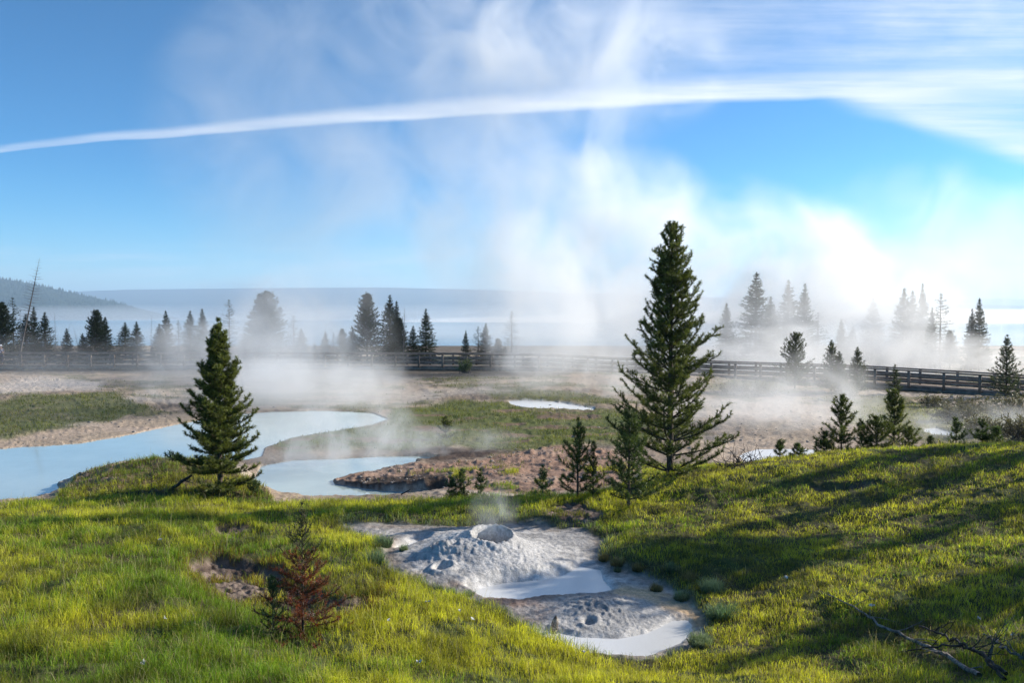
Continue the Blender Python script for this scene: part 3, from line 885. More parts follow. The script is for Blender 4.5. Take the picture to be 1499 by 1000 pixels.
SAP = [  # column, top row, distance, radius, label, seed, kw
 (652, 611, 32.5, .42, 'small dark sapling alone on the green meadow behind the brown earth', 41),
 (795, 682, 18.6, .28, 'small sapling at the edge of the brown earth left of the bushy sapling', 42),
 (676, 688, 18.8, .25, 'narrow green sapling at the tip of the brown earth, left of a pair', 43),
 (660, 700, 18.7, .20, 'tiny green sapling close by the water at the brown earth', 44),
 (703, 687, 18.8, .20, 'narrow pale green sapling on the brown earth, right of a pair', 45),
 (1232, 582, 19.2, .52, 'dark spired sapling behind the grass crest, left of the pine thicket', 46),
 (1207, 634, 19.0, .30, 'short leaning sapling touching the left side of the dark spired sapling', 47),
 (1309, 574, 20.0, .62, 'tallest sapling of the thicket on the crest, bare stem below a tufted top', 48),
 (1283, 614, 19.4, .55, 'broad dark bushy sapling in the left half of the crest thicket', 49),
 (1262, 618, 19.8, .28, 'slim spire at the left edge of the crest thicket', 50),
 (1330, 628, 19.6, .40, 'low dark bushy sapling at the right foot of the crest thicket', 51),
 (1363, 646, 19.2, .14, 'tiny sapling poking over the crest right of the thicket', 52),
 (1400, 613, 20.0, .30, 'upright green sapling on the crest, first of the right row of three', 53),
 (1438, 616, 20.0, .34, 'bushy green sapling on the crest, middle of the right row of three', 54),
 (1459, 627, 20.0, .26, 'smallest sapling on the crest, last of the right row of three', 55),
 (1142, 645, 19.6, .24, 'small candelabra sapling on the crest right of the dead brush', 56),
 (1169, 657, 19.6, .20, 'tiny round sapling on the crest right of the candelabra sapling', 57),
 (372, 712, 18.9, .22, 'low pine seedling spreading beside the foot of the dense dark pine', 58),
]
for (px, top, Y, R, lab, sd_) in SAP:
    x, y, H = hfor(px, top, Y)
    H = max(H, .35); kw = {}
    if sd_ == 48: kw = dict(gap=.35, bald=.6)
    plant('pine_sapling', lab, 'pine sapling', x, y, H, R * 1.15, sd_, group='young pines dotted about the grass and earth', whorls=max(5, int(H * 6)), per=4, low=.05 if sd_ != 48 else .1, prof=.5,
          e_low=14, e_top=62, curve=42, shoot=.2, sp=.09, needle=.07, nw=.011, per_m=330, inter=.5, bald=.05, trunk_r=.012 + .007 * H,
          needle_kw=dict(DARK) if sd_ in (41, 46, 47, 48, 49, 50, 51) else dict(col=(.045, .07, .02), tip=(.12, .16, .045)), jitter=.3, **{k: v for k, v in kw.items() if k != 'bald'})

# the half dead sapling in the foreground
x, y = at(441, 9.0); zg = gz(x, y); H = slope(733) * y - zg
root = empty('dying_pine_sapling', (x, y, zg - .02))
tag(root, 'half dead pine sapling with rust red needles in the near grass', 'pine sapling')
lines, segs, nk = conifer(71, H, .56, whorls=12, per=6, low=.05, prof=.9, gap=.15, e_low=8, e_top=60, curve=30, shoot=.17, sp=.06, needle=.045, nw=.004, per_m=240, inter=.5, bald=.12, trunk_r=.016, jitter=.3)
V, Q = tube_arrays(lines, 5); mesh_np('trunk', V, [Q], M_bark, root, True)
segs_h = (segs[:, 2] / H); rg = np.random.default_rng(5)
redm = (segs_h < .62) & (rg.random(len(segs)) < .8)
kp = ~redm & ((segs_h < .62) | (rg.random(len(segs)) < .45))
V, Ft, c = needles(segs[redm], 380, .045, .0055, rg, col=(.15, .032, .014), tip=(.28, .065, .025)); kk = sst(fbm(V[:, 0] * 9 + V[:, 2] * 7, V[:, 1] * 9 + V[:, 2] * 5, 3, 2), .45, .65)[:, None]; c = c * (1 - kk * .65) + np.array((.13, .085, .055)) * kk * .65; o = mesh_np('dead_crown', V, [Ft], M_needle, root, False, c)
o['label'] = 'rust red dead needles on the lower branches'
V, Ft, c = needles(segs[kp], 300, .045, .005, rg, col=(.05, .07, .02), tip=(.12, .13, .04)); o = mesh_np('crown', V, [Ft], M_needle, root, False, c)
x2, y2 = at(397, 8.85); z2 = gz(x2, y2)
plant('pine_sapling', 'small green sapling touching the left side of the half dead red one', 'pine sapling', x2, y2, slope(845) * y2 - z2, .22, 73, whorls=6, per=4, low=.12, prof=.4,
      e_low=20, e_top=62, curve=30, shoot=.14, sp=.06, needle=.05, nw=.0045, per_m=330, trunk_r=.012, needle_kw=dict(col=(.035, .07, .02), tip=(.09, .15, .04)))

# trees just outside the right edge of the picture (their shade falls on the slope, one twig reaches in)
OFF = [(12.0, 15.4, 3.8, 2.5, 81, 'tall pine beyond the right edge whose branch tip reaches into view'),
       (15.8, 19.4, 4.8, 1.4, 82, 'pine upslope to the right that throws long shade on the grass'),
       (12.6, 12.0, 4.2, 1.5, 83, 'near pine right of the viewpoint above the dead branches'),
       (14.6, 17.4, 5.0, .85, 86, 'slim pine between the two upslope pines on the right'),
       (16.6, 16.0, 6.2, .9, 87, 'slim tall pine farthest to the right upslope'),
       (10.4, 9.2, 4.6, 1.6, 85, 'pine nearest the viewpoint on the right')]
for (x, y, H, R, sd_, lab) in OFF:
    plant('pine_tree', lab, 'pine tree', x, y, H, R, sd_, group='pines out of view on the right', whorls=15, per=6, low=.12 if sd_ != 81 else .56, prof=.75 if sd_ != 81 else .45, e_low=5, e_top=50, curve=30,
          shoot=.40, sp=.15, needle=.10, nw=.022, per_m=150, second=False, trunk_r=.1, needle_kw=dict(DARK))
# ------------------------------------------------------------------ grass
def grass_blades(X, Y, Z, ln, wd, bend, col, rg, upright=None):
    n = len(X); az = rg.uniform(0, 2 * math.pi, n); fa = rg.uniform(0, 2 * math.pi, n)
    D = np.stack([np.cos(az), np.sin(az)], -1)
    Wd = np.stack([np.cos(fa), np.sin(fa)], -1) * (wd * .5)[:, None]
    P = np.stack([X, Y, Z], -1)
    V = np.zeros((n, 5, 3))
    V[:, 0] = P; V[:, 0, :2] -= Wd; V[:, 1] = P; V[:, 1, :2] += Wd
    m_ = P.copy(); m_[:, :2] += D * (ln * bend * .35)[:, None]; m_[:, 2] += ln * .58
    V[:, 2] = m_; V[:, 2, :2] += Wd * .8; V[:, 3] = m_; V[:, 3, :2] -= Wd * .8
    t_ = P.copy(); t_[:, :2] += D * (ln * bend)[:, None]; t_[:, 2] += ln * (1 - .45 * bend)
    V[:, 4] = t_
    b = np.arange(n) * 5
    Fq = np.stack([b, b + 1, b + 2, b + 3], -1); Ft = np.stack([b + 3, b + 2, b + 4], -1)
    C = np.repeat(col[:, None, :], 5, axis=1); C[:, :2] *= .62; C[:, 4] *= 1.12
    return V.reshape(-1, 3), Fq, Ft, C.reshape(-1, 3)


_A0, _S = cols_a, rows_s


def grid_at(T, X, Y):
    a = X / Y; s_ = 1 / Y
    i = np.clip(np.searchsorted(cols_a, a) - 1, 0, nc - 2); u_ = (a - cols_a[i]) / (cols_a[i + 1] - cols_a[i])
    j = np.clip(np.searchsorted(-rows_s, -s_) - 1, 0, nr - 2); v_ = (s_ - rows_s[j]) / (rows_s[j + 1] - rows_s[j])
    u_ = np.clip(u_, 0, 1); v_ = np.clip(v_, 0, 1)
    return (T[j, i] * (1 - u_) + T[j, i + 1] * u_) * (1 - v_) + (T[j + 1, i] * (1 - u_) + T[j + 1, i + 1] * u_) * v_


def scatter(n, y0, y1, amax, rg, p=1.6):
    # density ~ 1/Y^p
    q = 2 - p; t = rg.random(n); Y = (y0 ** q + t * (y1 ** q - y0 ** q)) ** (1 / q)
    return rg.uniform(-amax, amax, n) * Y, Y


rg = np.random.default_rng(77)
NB = 860000
X, Y = scatter(NB, 5.8, 24, .92, rg, 1.5)
g = grid_at(GG, X, Y)
cl = fbm(X * 2.6, Y * 2.6, 101, 3); cl2 = fbm(X * .7, Y * .7, 103, 3); cl3 = fbm(X * 9, Y * 9, 105, 2)
keep = rg.random(len(X)) < g * (.35 + 1.1 * sst(cl, .3, .62))
X, Y, g, cl, cl2, cl3 = [a_[keep] for a_ in (X, Y, g, cl, cl2, cl3)]
Z = grid_at(ZZ, X, Y)
n = len(X)
pitd = grid_at(np.clip(sdist('pit', MM['qpx'], MM['qpy']), -40, 10), X, Y)      # how near the mud pit
nearpit = sst(pitd, -26, -2) * (Y < 18)
right = sst(X / Y, .05, .25)
ln = (.045 + .17 * cl + .07 * sst(cl3, .45, .7)) * rg.uniform(.55, 1.35, n) * np.where(Y > 18, 1.1, 1)
ln *= .84 - .32 * right
wd = .0038 * (Y / 8) ** .7 * rg.uniform(.7, 1.4, n)
GREEN = np.array([.19, .30, .026]); YEL = np.array([.58, .56, .05]); STRAW = np.array([.34, .27, .13]); SAGE = np.array([.20, .25, .16]); OR = np.array([.26, .17, .03])
t = sst(cl2 + .35 * (cl - .5) + .10 * right + rg.normal(0, .09, n), .36, .60)[:, None]
c = GREEN * (1 - t) + YEL * t
k = (rg.random(n) < .10 + .14 * right + .12 * sst(cl, .6, .4))[:, None]; c = np.where(k, STRAW * rg.uniform(.6, 1.1, (n, 1)), c)
scd = grid_at(np.clip(sdist('scar', MM['px'], MM['py']), -40, 10), X, Y)
k = (rg.random(n) < .55 * sst(scd, -34, -3) * (Y < 18))[:, None]; c = np.where(k, OR, c)
k = (rg.random(n) < .75 * nearpit)[:, None]; c = np.where(k, SAGE * rg.uniform(.6, 1.2, (n, 1)), c)
hum = grid_at(MM['hummock'], X, Y); k = (rg.random(n) < .45 * hum)[:, None]; c = np.where(k, (.15, .12, .03), c)
olive = sst(fbm(X * 1.5 + 40, Y * 1.5, 131, 4), .54, .68)[:, None]; c = c * (1 - .55 * olive) + np.array((.10, .10, .022)) * .55 * olive
c = c * rg.uniform(.6, 1.35, (n, 1))
st = rg.random(n) < .012; ln = np.where(st, ln * 2.1, ln); wd = np.where(st, wd * .7, wd); c = np.where(st[:, None], (.50, .42, .24), c)
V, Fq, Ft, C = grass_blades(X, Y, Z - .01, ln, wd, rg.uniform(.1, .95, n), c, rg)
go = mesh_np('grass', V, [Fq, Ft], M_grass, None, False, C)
tag(go, 'lush yellow green grass on the near slopes round the mud pit', None, None, 'stuff')

# meadow grass further away
NB = 170000
X, Y = scatter(NB, 20, 62, .72, rg, 1.35)
g = grid_at(GG, X, Y); cl = fbm(X * 1.2, Y * 1.2, 111, 3)
keep = rg.random(len(X)) < g * sst(cl, .3, .6)
X, Y, cl = X[keep], Y[keep], cl[keep]; n = len(X); Z = grid_at(ZZ, X, Y)
cl2 = fbm(X * .4, Y * .5, 113, 3)
t = sst(cl2 + rg.normal(0, .08, n), .35, .62)[:, None]
c = (np.array([.085, .115, .02]) * (1 - t) + np.array([.20, .215, .035]) * t)
k = (rg.random(n) < .2)[:, None]; c = np.where(k, (.26, .21, .11), c) * rg.uniform(.7, 1.25, (n, 1))
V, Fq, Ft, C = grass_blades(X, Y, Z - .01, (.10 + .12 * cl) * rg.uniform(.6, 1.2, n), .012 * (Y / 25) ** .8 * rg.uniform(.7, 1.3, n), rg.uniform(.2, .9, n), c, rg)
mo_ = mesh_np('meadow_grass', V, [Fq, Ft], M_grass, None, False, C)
tag(mo_, 'short meadow grass among the hot pools', None, None, 'stuff')

# longer tussocks: sage grey tufts round the pit, green ones elsewhere
def tussock(x, y, r, h, n_, col, label, name='grass_tuft', cat='grass tuft', group=None, seed=1, wdt=.005):
    rq = np.random.default_rng(seed)
    a = rq.uniform(0, 6.283, n_); d = r * np.sqrt(rq.random(n_)) * .55
    X_ = d * np.cos(a); Y_ = d * np.sin(a)
    L_ = h * rq.uniform(.3, 1.4, n_) * (.6 + .8 * fbm(X_ * 14 + seed, Y_ * 14, 3, 2))
    az = a + rq.normal(0, .5, n_); ben = rq.uniform(.2, .9, n_) * (.4 + d / (r * .55))
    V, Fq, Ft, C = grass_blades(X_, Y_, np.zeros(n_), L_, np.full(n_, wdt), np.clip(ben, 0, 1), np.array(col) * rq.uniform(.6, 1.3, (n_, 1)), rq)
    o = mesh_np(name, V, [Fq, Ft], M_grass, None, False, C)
    o.location = (x, y, gz(x, y) - .015)
    return tag(o, label, cat, group)


TU = [
 (1045, 868, .30, .20, SAGE * 1.2, 'pale sage green tuft at the right rim of the mud pit'),
 (1062, 905, .36, .20, np.array([.12, .20, .13]), 'bluish green tuft below the pale sage tuft at the pit rim'),
 (1010, 850, .18, .13, STRAW * .8, 'small straw coloured tuft on the right rim above the sage tuft'),
 (985, 838, .18, .13, SAGE, 'small grey tuft on the upper right pit rim'),
 (885, 822, .16, .13, STRAW * .8, 'brownish tuft standing right of the cone'),
 (905, 829, .2, .13, STRAW * .9, 'wide straw tuft right of the brownish tuft'),
 (935, 836, .16, .12, STRAW * .7, 'dim straw tuft between the cone and the right rim'),
 (560, 800, .26, .20, np.array([.17, .25, .17]), 'pale blue green tuft left of the milky streak'),
 (548, 825, .26, .20, np.array([.17, .24, .16]), 'pale tuft at the left foot of the mud flat'),
 (640, 866, .12, .10, SAGE, 'round grey tuft, left of three below the vent hole'),
 (658, 870, .13, .10, SAGE * 1.1, 'round grey tuft, middle of three below the vent hole'),
 (686, 873, .13, .10, SAGE, 'round grey tuft, right of three below the vent hole'),
 (728, 905, .18, .15, np.array([.17, .18, .07]), 'olive tuft standing in the brown mud left of the mound'),
 (1028, 945, .25, .16, SAGE, 'grey tuft at the lower right end of the milky puddle'),
 (590, 806, .12, .12, SAGE, 'grey tuft at the end of the milky streak'),
 (905, 838, .10, .10, SAGE * .8, 'sparse tuft in the big milky puddle'),
 (962, 866, .16, .11, STRAW * .7, 'dull tuft on the ochre mud at the right'),
 (1000, 878, .2, .12, SAGE, 'grey tuft on the ochre mud beside the right rim'),
]


def ydist(px, py, lo_=6, hi_=60):
    """distance at which the ground is met along a sight line"""
    Ys = np.linspace(lo_, hi_, 1500); Xs = (px - 749.5) / FPX * Ys * 1.004
    z_, M_ = ground(Xs, Ys); s_ = slope(py) * Ys
    k_ = np.nonzero(z_ > s_)[0]
    return float(Ys[k_[0]]) if len(k_) else float(Ys[-1])


for i, (px, py, r_, h_, c_, lab) in enumerate(TU):
    Yt = ydist(px, py); x, y = at(px, Yt)
    tussock(x, y, r_, h_, int(700 * r_ / .2), c_, lab, group='tufts round the mud pit', seed=200 + i)

# dewy cobwebs
M_web, nt, out = mat_new('cobweb')
principled(nt, out, (.55, .57, .58), .6, .3)
WEB = [(625, 892, 'left of the pit below the grey tufts'), (672, 905, 'near the left lip of the pit'), (692, 918, 'on grass just above the lower lip of the pit'), (568, 921, 'in the bright grass left of centre'),
       (855, 967, 'at the bottom edge of the milky crescent'), (1152, 855, 'in the dark grass right of the pit'), (1280, 898, 'beside the long fallen branch'), (1438, 917, 'above the dark branch at the right'),
       (1490, 943, 'at the right edge above the dead twigs'), (238, 917, 'in the near left grass'), (205, 985, 'in the bottom left corner grass'), (612, 982, 'at the bottom middle'), (232, 800, 'on the left grass slope'), (846, 722, 'beyond the pit under the sapling')]
for i, (px, py, lab) in enumerate(WEB):
    Yt = ydist(px, py); x, y = at(px, Yt); rq = random.Random(i)
    r_ = rq.uniform(.022, .04); vs = [(0, 0, 0)]; nw_ = 14
    for k in range(nw_):
        a_ = k * 6.283 / nw_; q = r_ * rq.uniform(.45, 1.3); vs.append((q * math.cos(a_), q * math.sin(a_) * .8, rq.uniform(-.015, .022)))
    vs += [(v_[0], v_[1], v_[2] - .002) for v_ in vs]; m1 = nw_ + 1
    fs = [(0, 1 + k, 1 + (k + 1) % nw_) for k in range(0, nw_) if k % 4 != 3]; fs += [tuple(m1 + q for q in f[::-1]) for f in fs]
    o = mesh_np('cobweb', vs, [np.array(fs)], M_web); o.location = (x, y, gz(x, y) + .09); o.rotation_euler = (.25, rq.uniform(-.2, .2), rq.random() * 6)
    tag(o, 'white dewy cobweb ' + lab, 'cobweb', 'cobwebs on the grass')


# ------------------------------------------------------------------ dead wood
def branch_obj(name, label, cat, lines, mat, loc=(0, 0, 0), group=None, sides=6):
    V, Q = tube_arrays(lines, sides)
    o = mesh_np(name, V, [Q], mat, None, True); o.location = loc
    return tag(o, label, cat, group)


def crooked(p0, p1, n_, r0, r1, sag, rg, up=0.0):
    t = np.linspace(0, 1, n_)[:, None]; P = np.array(p0) * (1 - t) + np.array(p1) * t
    P += np.cumsum(rg.normal(0, sag, (n_, 3)), axis=0) * (t * (1 - t) * 4) ; P[:, 2] += up * np.sin(t[:, 0] * math.pi)
    return P, np.linspace(r0, r1, n_)


def gp(px, py, up=.05):
    Yt = ydist(px, py); x, y = at(px, Yt); return np.array([x, y, gz(x, y) + up])


rg = np.random.default_rng(9)
M_dark, nt, out = mat_new('dark_dead_wood')
bn = noise(nt, objco(nt), 18, 5, .65); principled(nt, out, mixc(nt, bn.smooth(.35, .7), (.015, .012, .010), (.09, .072, .06)), .8, .3, bn, .6, .01)


def dead_branch(label, pts, r0, r1, twigs, mat, seed):
    """a fallen branch lying through the given ground points, with bare side twigs"""
    rg = np.random.default_rng(seed)
    P = np.array(pts); t = np.linspace(0, len(P) - 1, 26)
    Q = np.stack([np.interp(t, np.arange(len(P)), P[:, k]) for k in range(3)], -1); Q[1:-1] += rg.normal(0, .012, (24, 3))
    rad = np.linspace(r0, r1, 26); lines = [(Q, rad)]
    for k in range(twigs):
        i = rg.integers(3, 24); d = Q[min(i + 1, 25)] - Q[i - 1]; d /= np.linalg.norm(d)
        s_ = np.cross(d, rg.normal(size=3)); s_[2] = abs(s_[2]) * .8 + .1; s_ /= np.linalg.norm(s_)
        dd = d * .6 + s_ * .8; L_ = rg.uniform(.12, .5)
        q = Q[i].copy(); pp = [q]
        for m_ in range(5): dd = dd + rg.normal(0, .16, 3); dd /= np.linalg.norm(dd); q = q + dd * L_ / 5; pp.append(q)
        lines.append((np.array(pp), np.linspace(rad[i] * .45, .0025, 6)))
        if rg.random() < .6:
            b_ = pp[3]; e_ = b_ + (dd + rg.normal(0, .5, 3)) * L_ * .25
            lines.append((np.array([b_, (b_ + e_) / 2 + .01, e_]), np.array([.004, .003, .002])))
    c0 = Q.mean(0); lines = [(l - c0, r_) for l, r_ in lines]
    return branch_obj('fallen_branch', label, 'branch', lines, mat, tuple(c0), 'dead branches in the grass at the lower right')


dead_branch('long pale grey fallen branch running down the lower right slope', [gp(1215, 876, .04), gp(1262, 902, .07), gp(1300, 928, .06), gp(1345, 948, .06), gp(1400, 975, .06), gp(1440, 998, .05)], .008, .025, 9, M_grey, 1)
dead_branch('dark bent branch arching over the pale one at the lower right', [gp(1350, 930, .10), gp(1378, 948, .15), gp(1410, 968, .18), gp(1445, 985, .15), gp(1480, 1002, .08)], .008, .019, 8, M_dark, 2)
dead_branch('dark flat branch lying across the bottom right corner', [gp(1322, 962, .05), gp(1360, 968, .14), gp(1420, 972, .16), gp(1450, 982, .12), gp(1478, 1004, .05)], .006, .017, 6, M_dark, 3)
dead_branch('thin grey branch entering the bottom right corner from the side', [gp(1444, 944, .10), gp(1462, 960, .14), gp(1478, 975, .14), gp(1500, 980, .12), gp(1530, 985, .1)], .005, .016, 10, M_grey, 4)
o = branch_obj('wood_stake', 'short broken pale stick standing up among the dead branches', 'stick', [crooked((0, 0, -.05), (.05, -.02, .2), 6, .02, .012, .004, rg)], M_grey, tuple(gp(1450, 978, 0.0)))
# dead brush on the crest behind the slope, a bare stick by the dense pine, and one by the pool
for (px, py, Yb, lab, ns_, sz, sd_) in ((1098, 684, 18.3, 'tangle of dead twigs at the right foot of the tallest pine', 46, .42, 5), (1070, 688, 18.0, 'low dead brush just left of the larger twig tangle', 26, .3, 6)):
    rq = np.random.default_rng(sd_); x, y = at(px, Yb); zb = gz(x, y); lines = []
    for k in range(ns_):
        p0 = np.array([rq.uniform(-sz, sz) * .8, rq.uniform(-.2, .2), 0.0]); d = np.array([rq.normal(0, .8), rq.normal(0, .4), rq.uniform(.2, 1)]); d /= np.linalg.norm(d)
        L_ = rq.uniform(.2, .6); pp = [p0]; q = p0
        for m_ in range(5): d = d + rq.normal(0, .2, 3); d[2] -= .06; d /= np.linalg.norm(d); q = q + d * L_ / 5; pp.append(q)
        lines.append((np.array(pp), np.linspace(.008, .003, 6)))
    branch_obj('dead_brush', lab, 'brush', lines, M_dark, (x, y, zb))
x, y = at(220, 19.3); zb = gz(x, y); H = slope(690) * y - zb; lines = [crooked((0, 0, -.1), (.02, 0, H), 8, .012, .003, .006, rg)]
for k in range(18):
    zz_ = H * (.25 + .7 * k / 18); a_ = k * 2.4; L_ = .28 * (1.1 - k / 18); lines.append((np.array([(0, 0, zz_), (math.cos(a_) * L_ * .6, math.sin(a_) * L_ * .6, zz_ + .03), (math.cos(a_) * L_, math.sin(a_) * L_, zz_ + .10)]), np.array([.005, .004, .002])))
branch_obj('bare_sapling', 'thin bare dead sapling on the hummock left of the dense pine', 'sapling', lines, M_dark, (x, y, zb))
x, y = at(262, 19.0); zb = gz(x, y)
branch_obj('dead_log', 'dark broken log leaning beside the dense pine', 'log', [crooked((-.28, 0, .02), (.25, .1, .42), 8, .055, .03, .01, rg), crooked((-.12, 0, .12), (-.16, -.05, -.1), 4, .04, .03, .004, rg), crooked((.1, 0, .3), (.32, 0, .24), 5, .02, .006, .01, rg)], M_dark, (x, y, zb))
x, y = at(592, 20.0); zb = gz(x, y)
branch_obj('wood_snag', 'small dark stick at the water edge in front of the lower pool', 'stick', [crooked((-.1, 0, .0), (.14, 0, .13), 6, .02, .012, .004, rg), crooked((.05, 0, .08), (.1, 0, .02), 4, .01, .005, .002, rg)], M_dark, (x, y, zb))

# weathered stub at the edge of the front puddle
Yt = ydist(812, 925); x, y = at(812, Yt); zb = gz(x, y)
m, nt, out = mat_new('stub_wood'); bn = noise(nt, objco(nt), 40, 5, .7)
principled(nt, out, mixc(nt, bn.smooth(.4, .62), (.10, .08, .065), (.46, .40, .33)), .85, .2, bn, .8, .01)
ringz = [(-.05, .030, .026, 0, 0), (0, .034, .028, 0, 0), (.05, .045, .034, .004, 0), (.10, .048, .036, .006, 0), (.14, .038, .030, .010, .004), (.175, .020, .016, .018, .004), (.20, .005, .005, .026, .006)]
V = []; ns_ = 10; rq = np.random.default_rng(3)
for (z_, ra, rb_, ox_, oy_) in ringz:
    for k in range(ns_):
        a_ = k * 6.283 / ns_; q = 1 + rq.normal(0, .14); V.append((ox_ + ra * q * math.cos(a_), oy_ + rb_ * q * math.sin(a_), z_ + rq.normal(0, .004)))
Fq = [(i * ns_ + k, i * ns_ + (k + 1) % ns_, (i + 1) * ns_ + (k + 1) % ns_, (i + 1) * ns_ + k) for i in range(len(ringz) - 1) for k in range(ns_)]
V2, Q2 = tube_arrays([crooked((.0, -.01, .02), (.03, -.06, -.01), 4, .014, .008, .002, rq), crooked((.03, 0, .13), (.06, -.01, .09), 4, .012, .006, .002, rq)], 6)
V = np.array(V + V2.tolist()); Q2 = Q2 + len(ringz) * ns_
o = mesh_np('wood_stub', V, [np.array(Fq), Q2], m, None, False); o.location = (x, y, zb)
tag(o, 'small weathered wooden stub standing at the edge of the front milky puddle', 'wood stub')
# ------------------------------------------------------------------ boardwalk
BW = [(-160, 72, 517), (0, 70, 517), (300, 69.5, 517), (520, 69, 517.5), (700, 68, 518), (800, 67.5, 520), (900, 66.5, 525), (1050, 62.5, 530.5), (1180, 57.5, 534.5), (1270, 54.5, 538), (1390, 52, 545), (1499, 49.5, 552), (1640, 46, 562)]
pts = []
for (px, Y, top) in BW:
    x, y = at(px, Y); pts.append((x, y, slope(top) * Y - 1.08))
pts = np.array(pts)
dd = np.r_[0, np.cumsum(np.linalg.norm(np.diff(pts[:, :2], axis=0), axis=1))]
tot = dd[-1]; npost = 54; sp_ = tot / (npost - 1)


def along(s_, off=0.0):
    s_ = np.clip(s_, 0, tot)
    p = np.array([np.interp(s_, dd, pts[:, k]) for k in range(3)])
    q = np.array([np.interp(min(s_ + .4, tot), dd, pts[:, k]) for k in range(2)]) - np.array([np.interp(max(s_ - .4, 0), dd, pts[:, k]) for k in range(2)])
    q /= np.linalg.norm(q); nrm = np.array([-q[1], q[0]])
    p[:2] += nrm * off; return p, q, nrm


def box_arrays(c, ex, hx, hy, z0, z1, V, Fq):
    """box with horizontal direction ex"""
    ey = np.array([-ex[1], ex[0]]); b = len(V)
    for z_ in (z0, z1):
        for sx, sy in ((-1, -1), (1, -1), (1, 1), (-1, 1)):
            p = np.array(c[:2]) + ex * hx * sx + ey * hy * sy; V.append((p[0], p[1], z_))
    Fq += [(b, b + 3, b + 2, b + 1), (b + 4, b + 5, b + 6, b + 7), (b, b + 1, b + 5, b + 4), (b + 1, b + 2, b + 6, b + 5), (b + 2, b + 3, b + 7, b + 6), (b + 3, b, b + 4, b + 7)]


def strip(off, zlo, zhi, half, s0=0, s1=None, n_=110):
    """a rail that follows the walk: closed swept box"""
    ss = np.linspace(s0, s1 or tot, n_); V = []; Fq = []
    for i, s_ in enumerate(ss):
        p, q, nm = along(s_, off)
        for (o_, z_) in ((-half, zlo), (half, zlo), (half, zhi), (-half, zhi)):
            V.append((p[0] + nm[0] * o_, p[1] + nm[1] * o_, p[2] + z_))
        if i:
            a_ = (i - 1) * 4
            for k in range(4): Fq.append((a_ + k, a_ + (k + 1) % 4, a_ + 4 + (k + 1) % 4, a_ + 4 + k))
    Fq += [(3, 2, 1, 0), (4 * n_ - 4, 4 * n_ - 3, 4 * n_ - 2, 4 * n_ - 1)]
    return V, Fq


bw = empty('boardwalk', (0, 0, 0)); tag(bw, 'long brown timber boardwalk with post and rail sides crossing the basin', 'boardwalk')
V, Fq = strip(1.0, -.12, 0, 1.0); mesh_np('deck', V, [np.array(Fq)], M_board, bw)
V, Fq = strip(-.02, -.34, -.12, .06); mesh_np('edge_beam', V, [np.array(Fq)], M_board, bw)
V, Fq = strip(2.02, -.34, -.12, .06); mesh_np('edge_beam', V, [np.array(Fq)], M_board, bw)
for off, lab in ((-.12, 'near railing of the boardwalk'), (2.12, 'far railing of the boardwalk')):
    rl = bpy.data.objects.new('railing', None); COL.objects.link(rl); rl.parent = bw; rl['label'] = lab
    sg = -1 if off < 0 else 1
    for (z0, z1) in ((.98, 1.08), (.56, .74), (.20, .36)):
        V, Fq = strip(off + (0 if z0 > .9 else -sg * .075), z0, z1, .09 if z0 > .9 else .022)
        mesh_np('rail', V, [np.array(Fq)], M_board, rl)
for k in range(48):
    s_ = (k + .5) * tot / 48 + (.0)
    for off, rl in ((-.12, [o for o in bw.children if o.name.startswith('railing')][0]), (2.12, [o for o in bw.children if o.name.startswith('railing')][1])):
        s2 = s_ + (.55 if off > 0 else 0)
        p, q, nm = along(s2, off); V = []; Fq = []
        box_arrays((0, 0), q, .085, .055, -.12, .98, V, Fq)
        o = mesh_np('post', V, [np.array(Fq)], M_board, rl); o.location = tuple(p)
# footings under the deck
for k in range(48):
    s_ = (k + .5) * tot / 48; p, q, nm = along(s_, 1.0); zg = gz(p[0], p[1]); V = []; Fq = []
    box_arrays((0, 0), q, .15, 1.0, zg - .15 - p[2], -.125, V, Fq)
    if k % 3 == 0: box_arrays((q[0] * .35, q[1] * .35), q, .12, .85, zg - .12 - p[2], -.2, V, Fq)
    o = mesh_np('footing', V, [np.array(Fq)], M_board, bw); o.location = tuple(p)

# ------------------------------------------------------------------ trees beyond the boardwalk
FAR = dict(col=(.022, .034, .016), tip=(.05, .065, .03))


def proto(kind, seed):
    if kind == 'spruce': return conifer(seed, 10, 1.75, whorls=30, per=7, low=.06, prof=.85, e_low=-14, e_top=35, curve=20, shoot=.62, sp=.30, needle=.20, nw=.07, per_m=26, second=False, inter=.6, bald=.15, trunk_r=.14, jitter=.28)
    if kind == 'broad': return conifer(seed, 10, 2.7, whorls=22, per=8, low=.16, prof=.52, e_low=0, e_top=45, curve=22, shoot=.8, sp=.34, needle=.22, nw=.08, per_m=26, second=False, inter=.7, bald=.25, trunk_r=.16, jitter=.22, belly=.4)
    if kind == 'sparse': return conifer(seed, 10, 1.5, whorls=22, per=5, low=.10, prof=.55, e_low=-22, e_top=30, curve=26, shoot=.5, sp=.36, needle=.18, nw=.055, per_m=20, second=False, inter=.2, bald=.35, trunk_r=.12, jitter=.4, gap=.2)
    if kind == 'pole': return conifer(seed, 10, 1.0, whorls=26, per=5, low=.3, prof=.5, e_low=-30, e_top=20, curve=18, shoot=.3, sp=.5, needle=.12, nw=.03, per_m=3, second=False, inter=.2, bald=.4, trunk_r=.09, jitter=.45)


PROT = {}


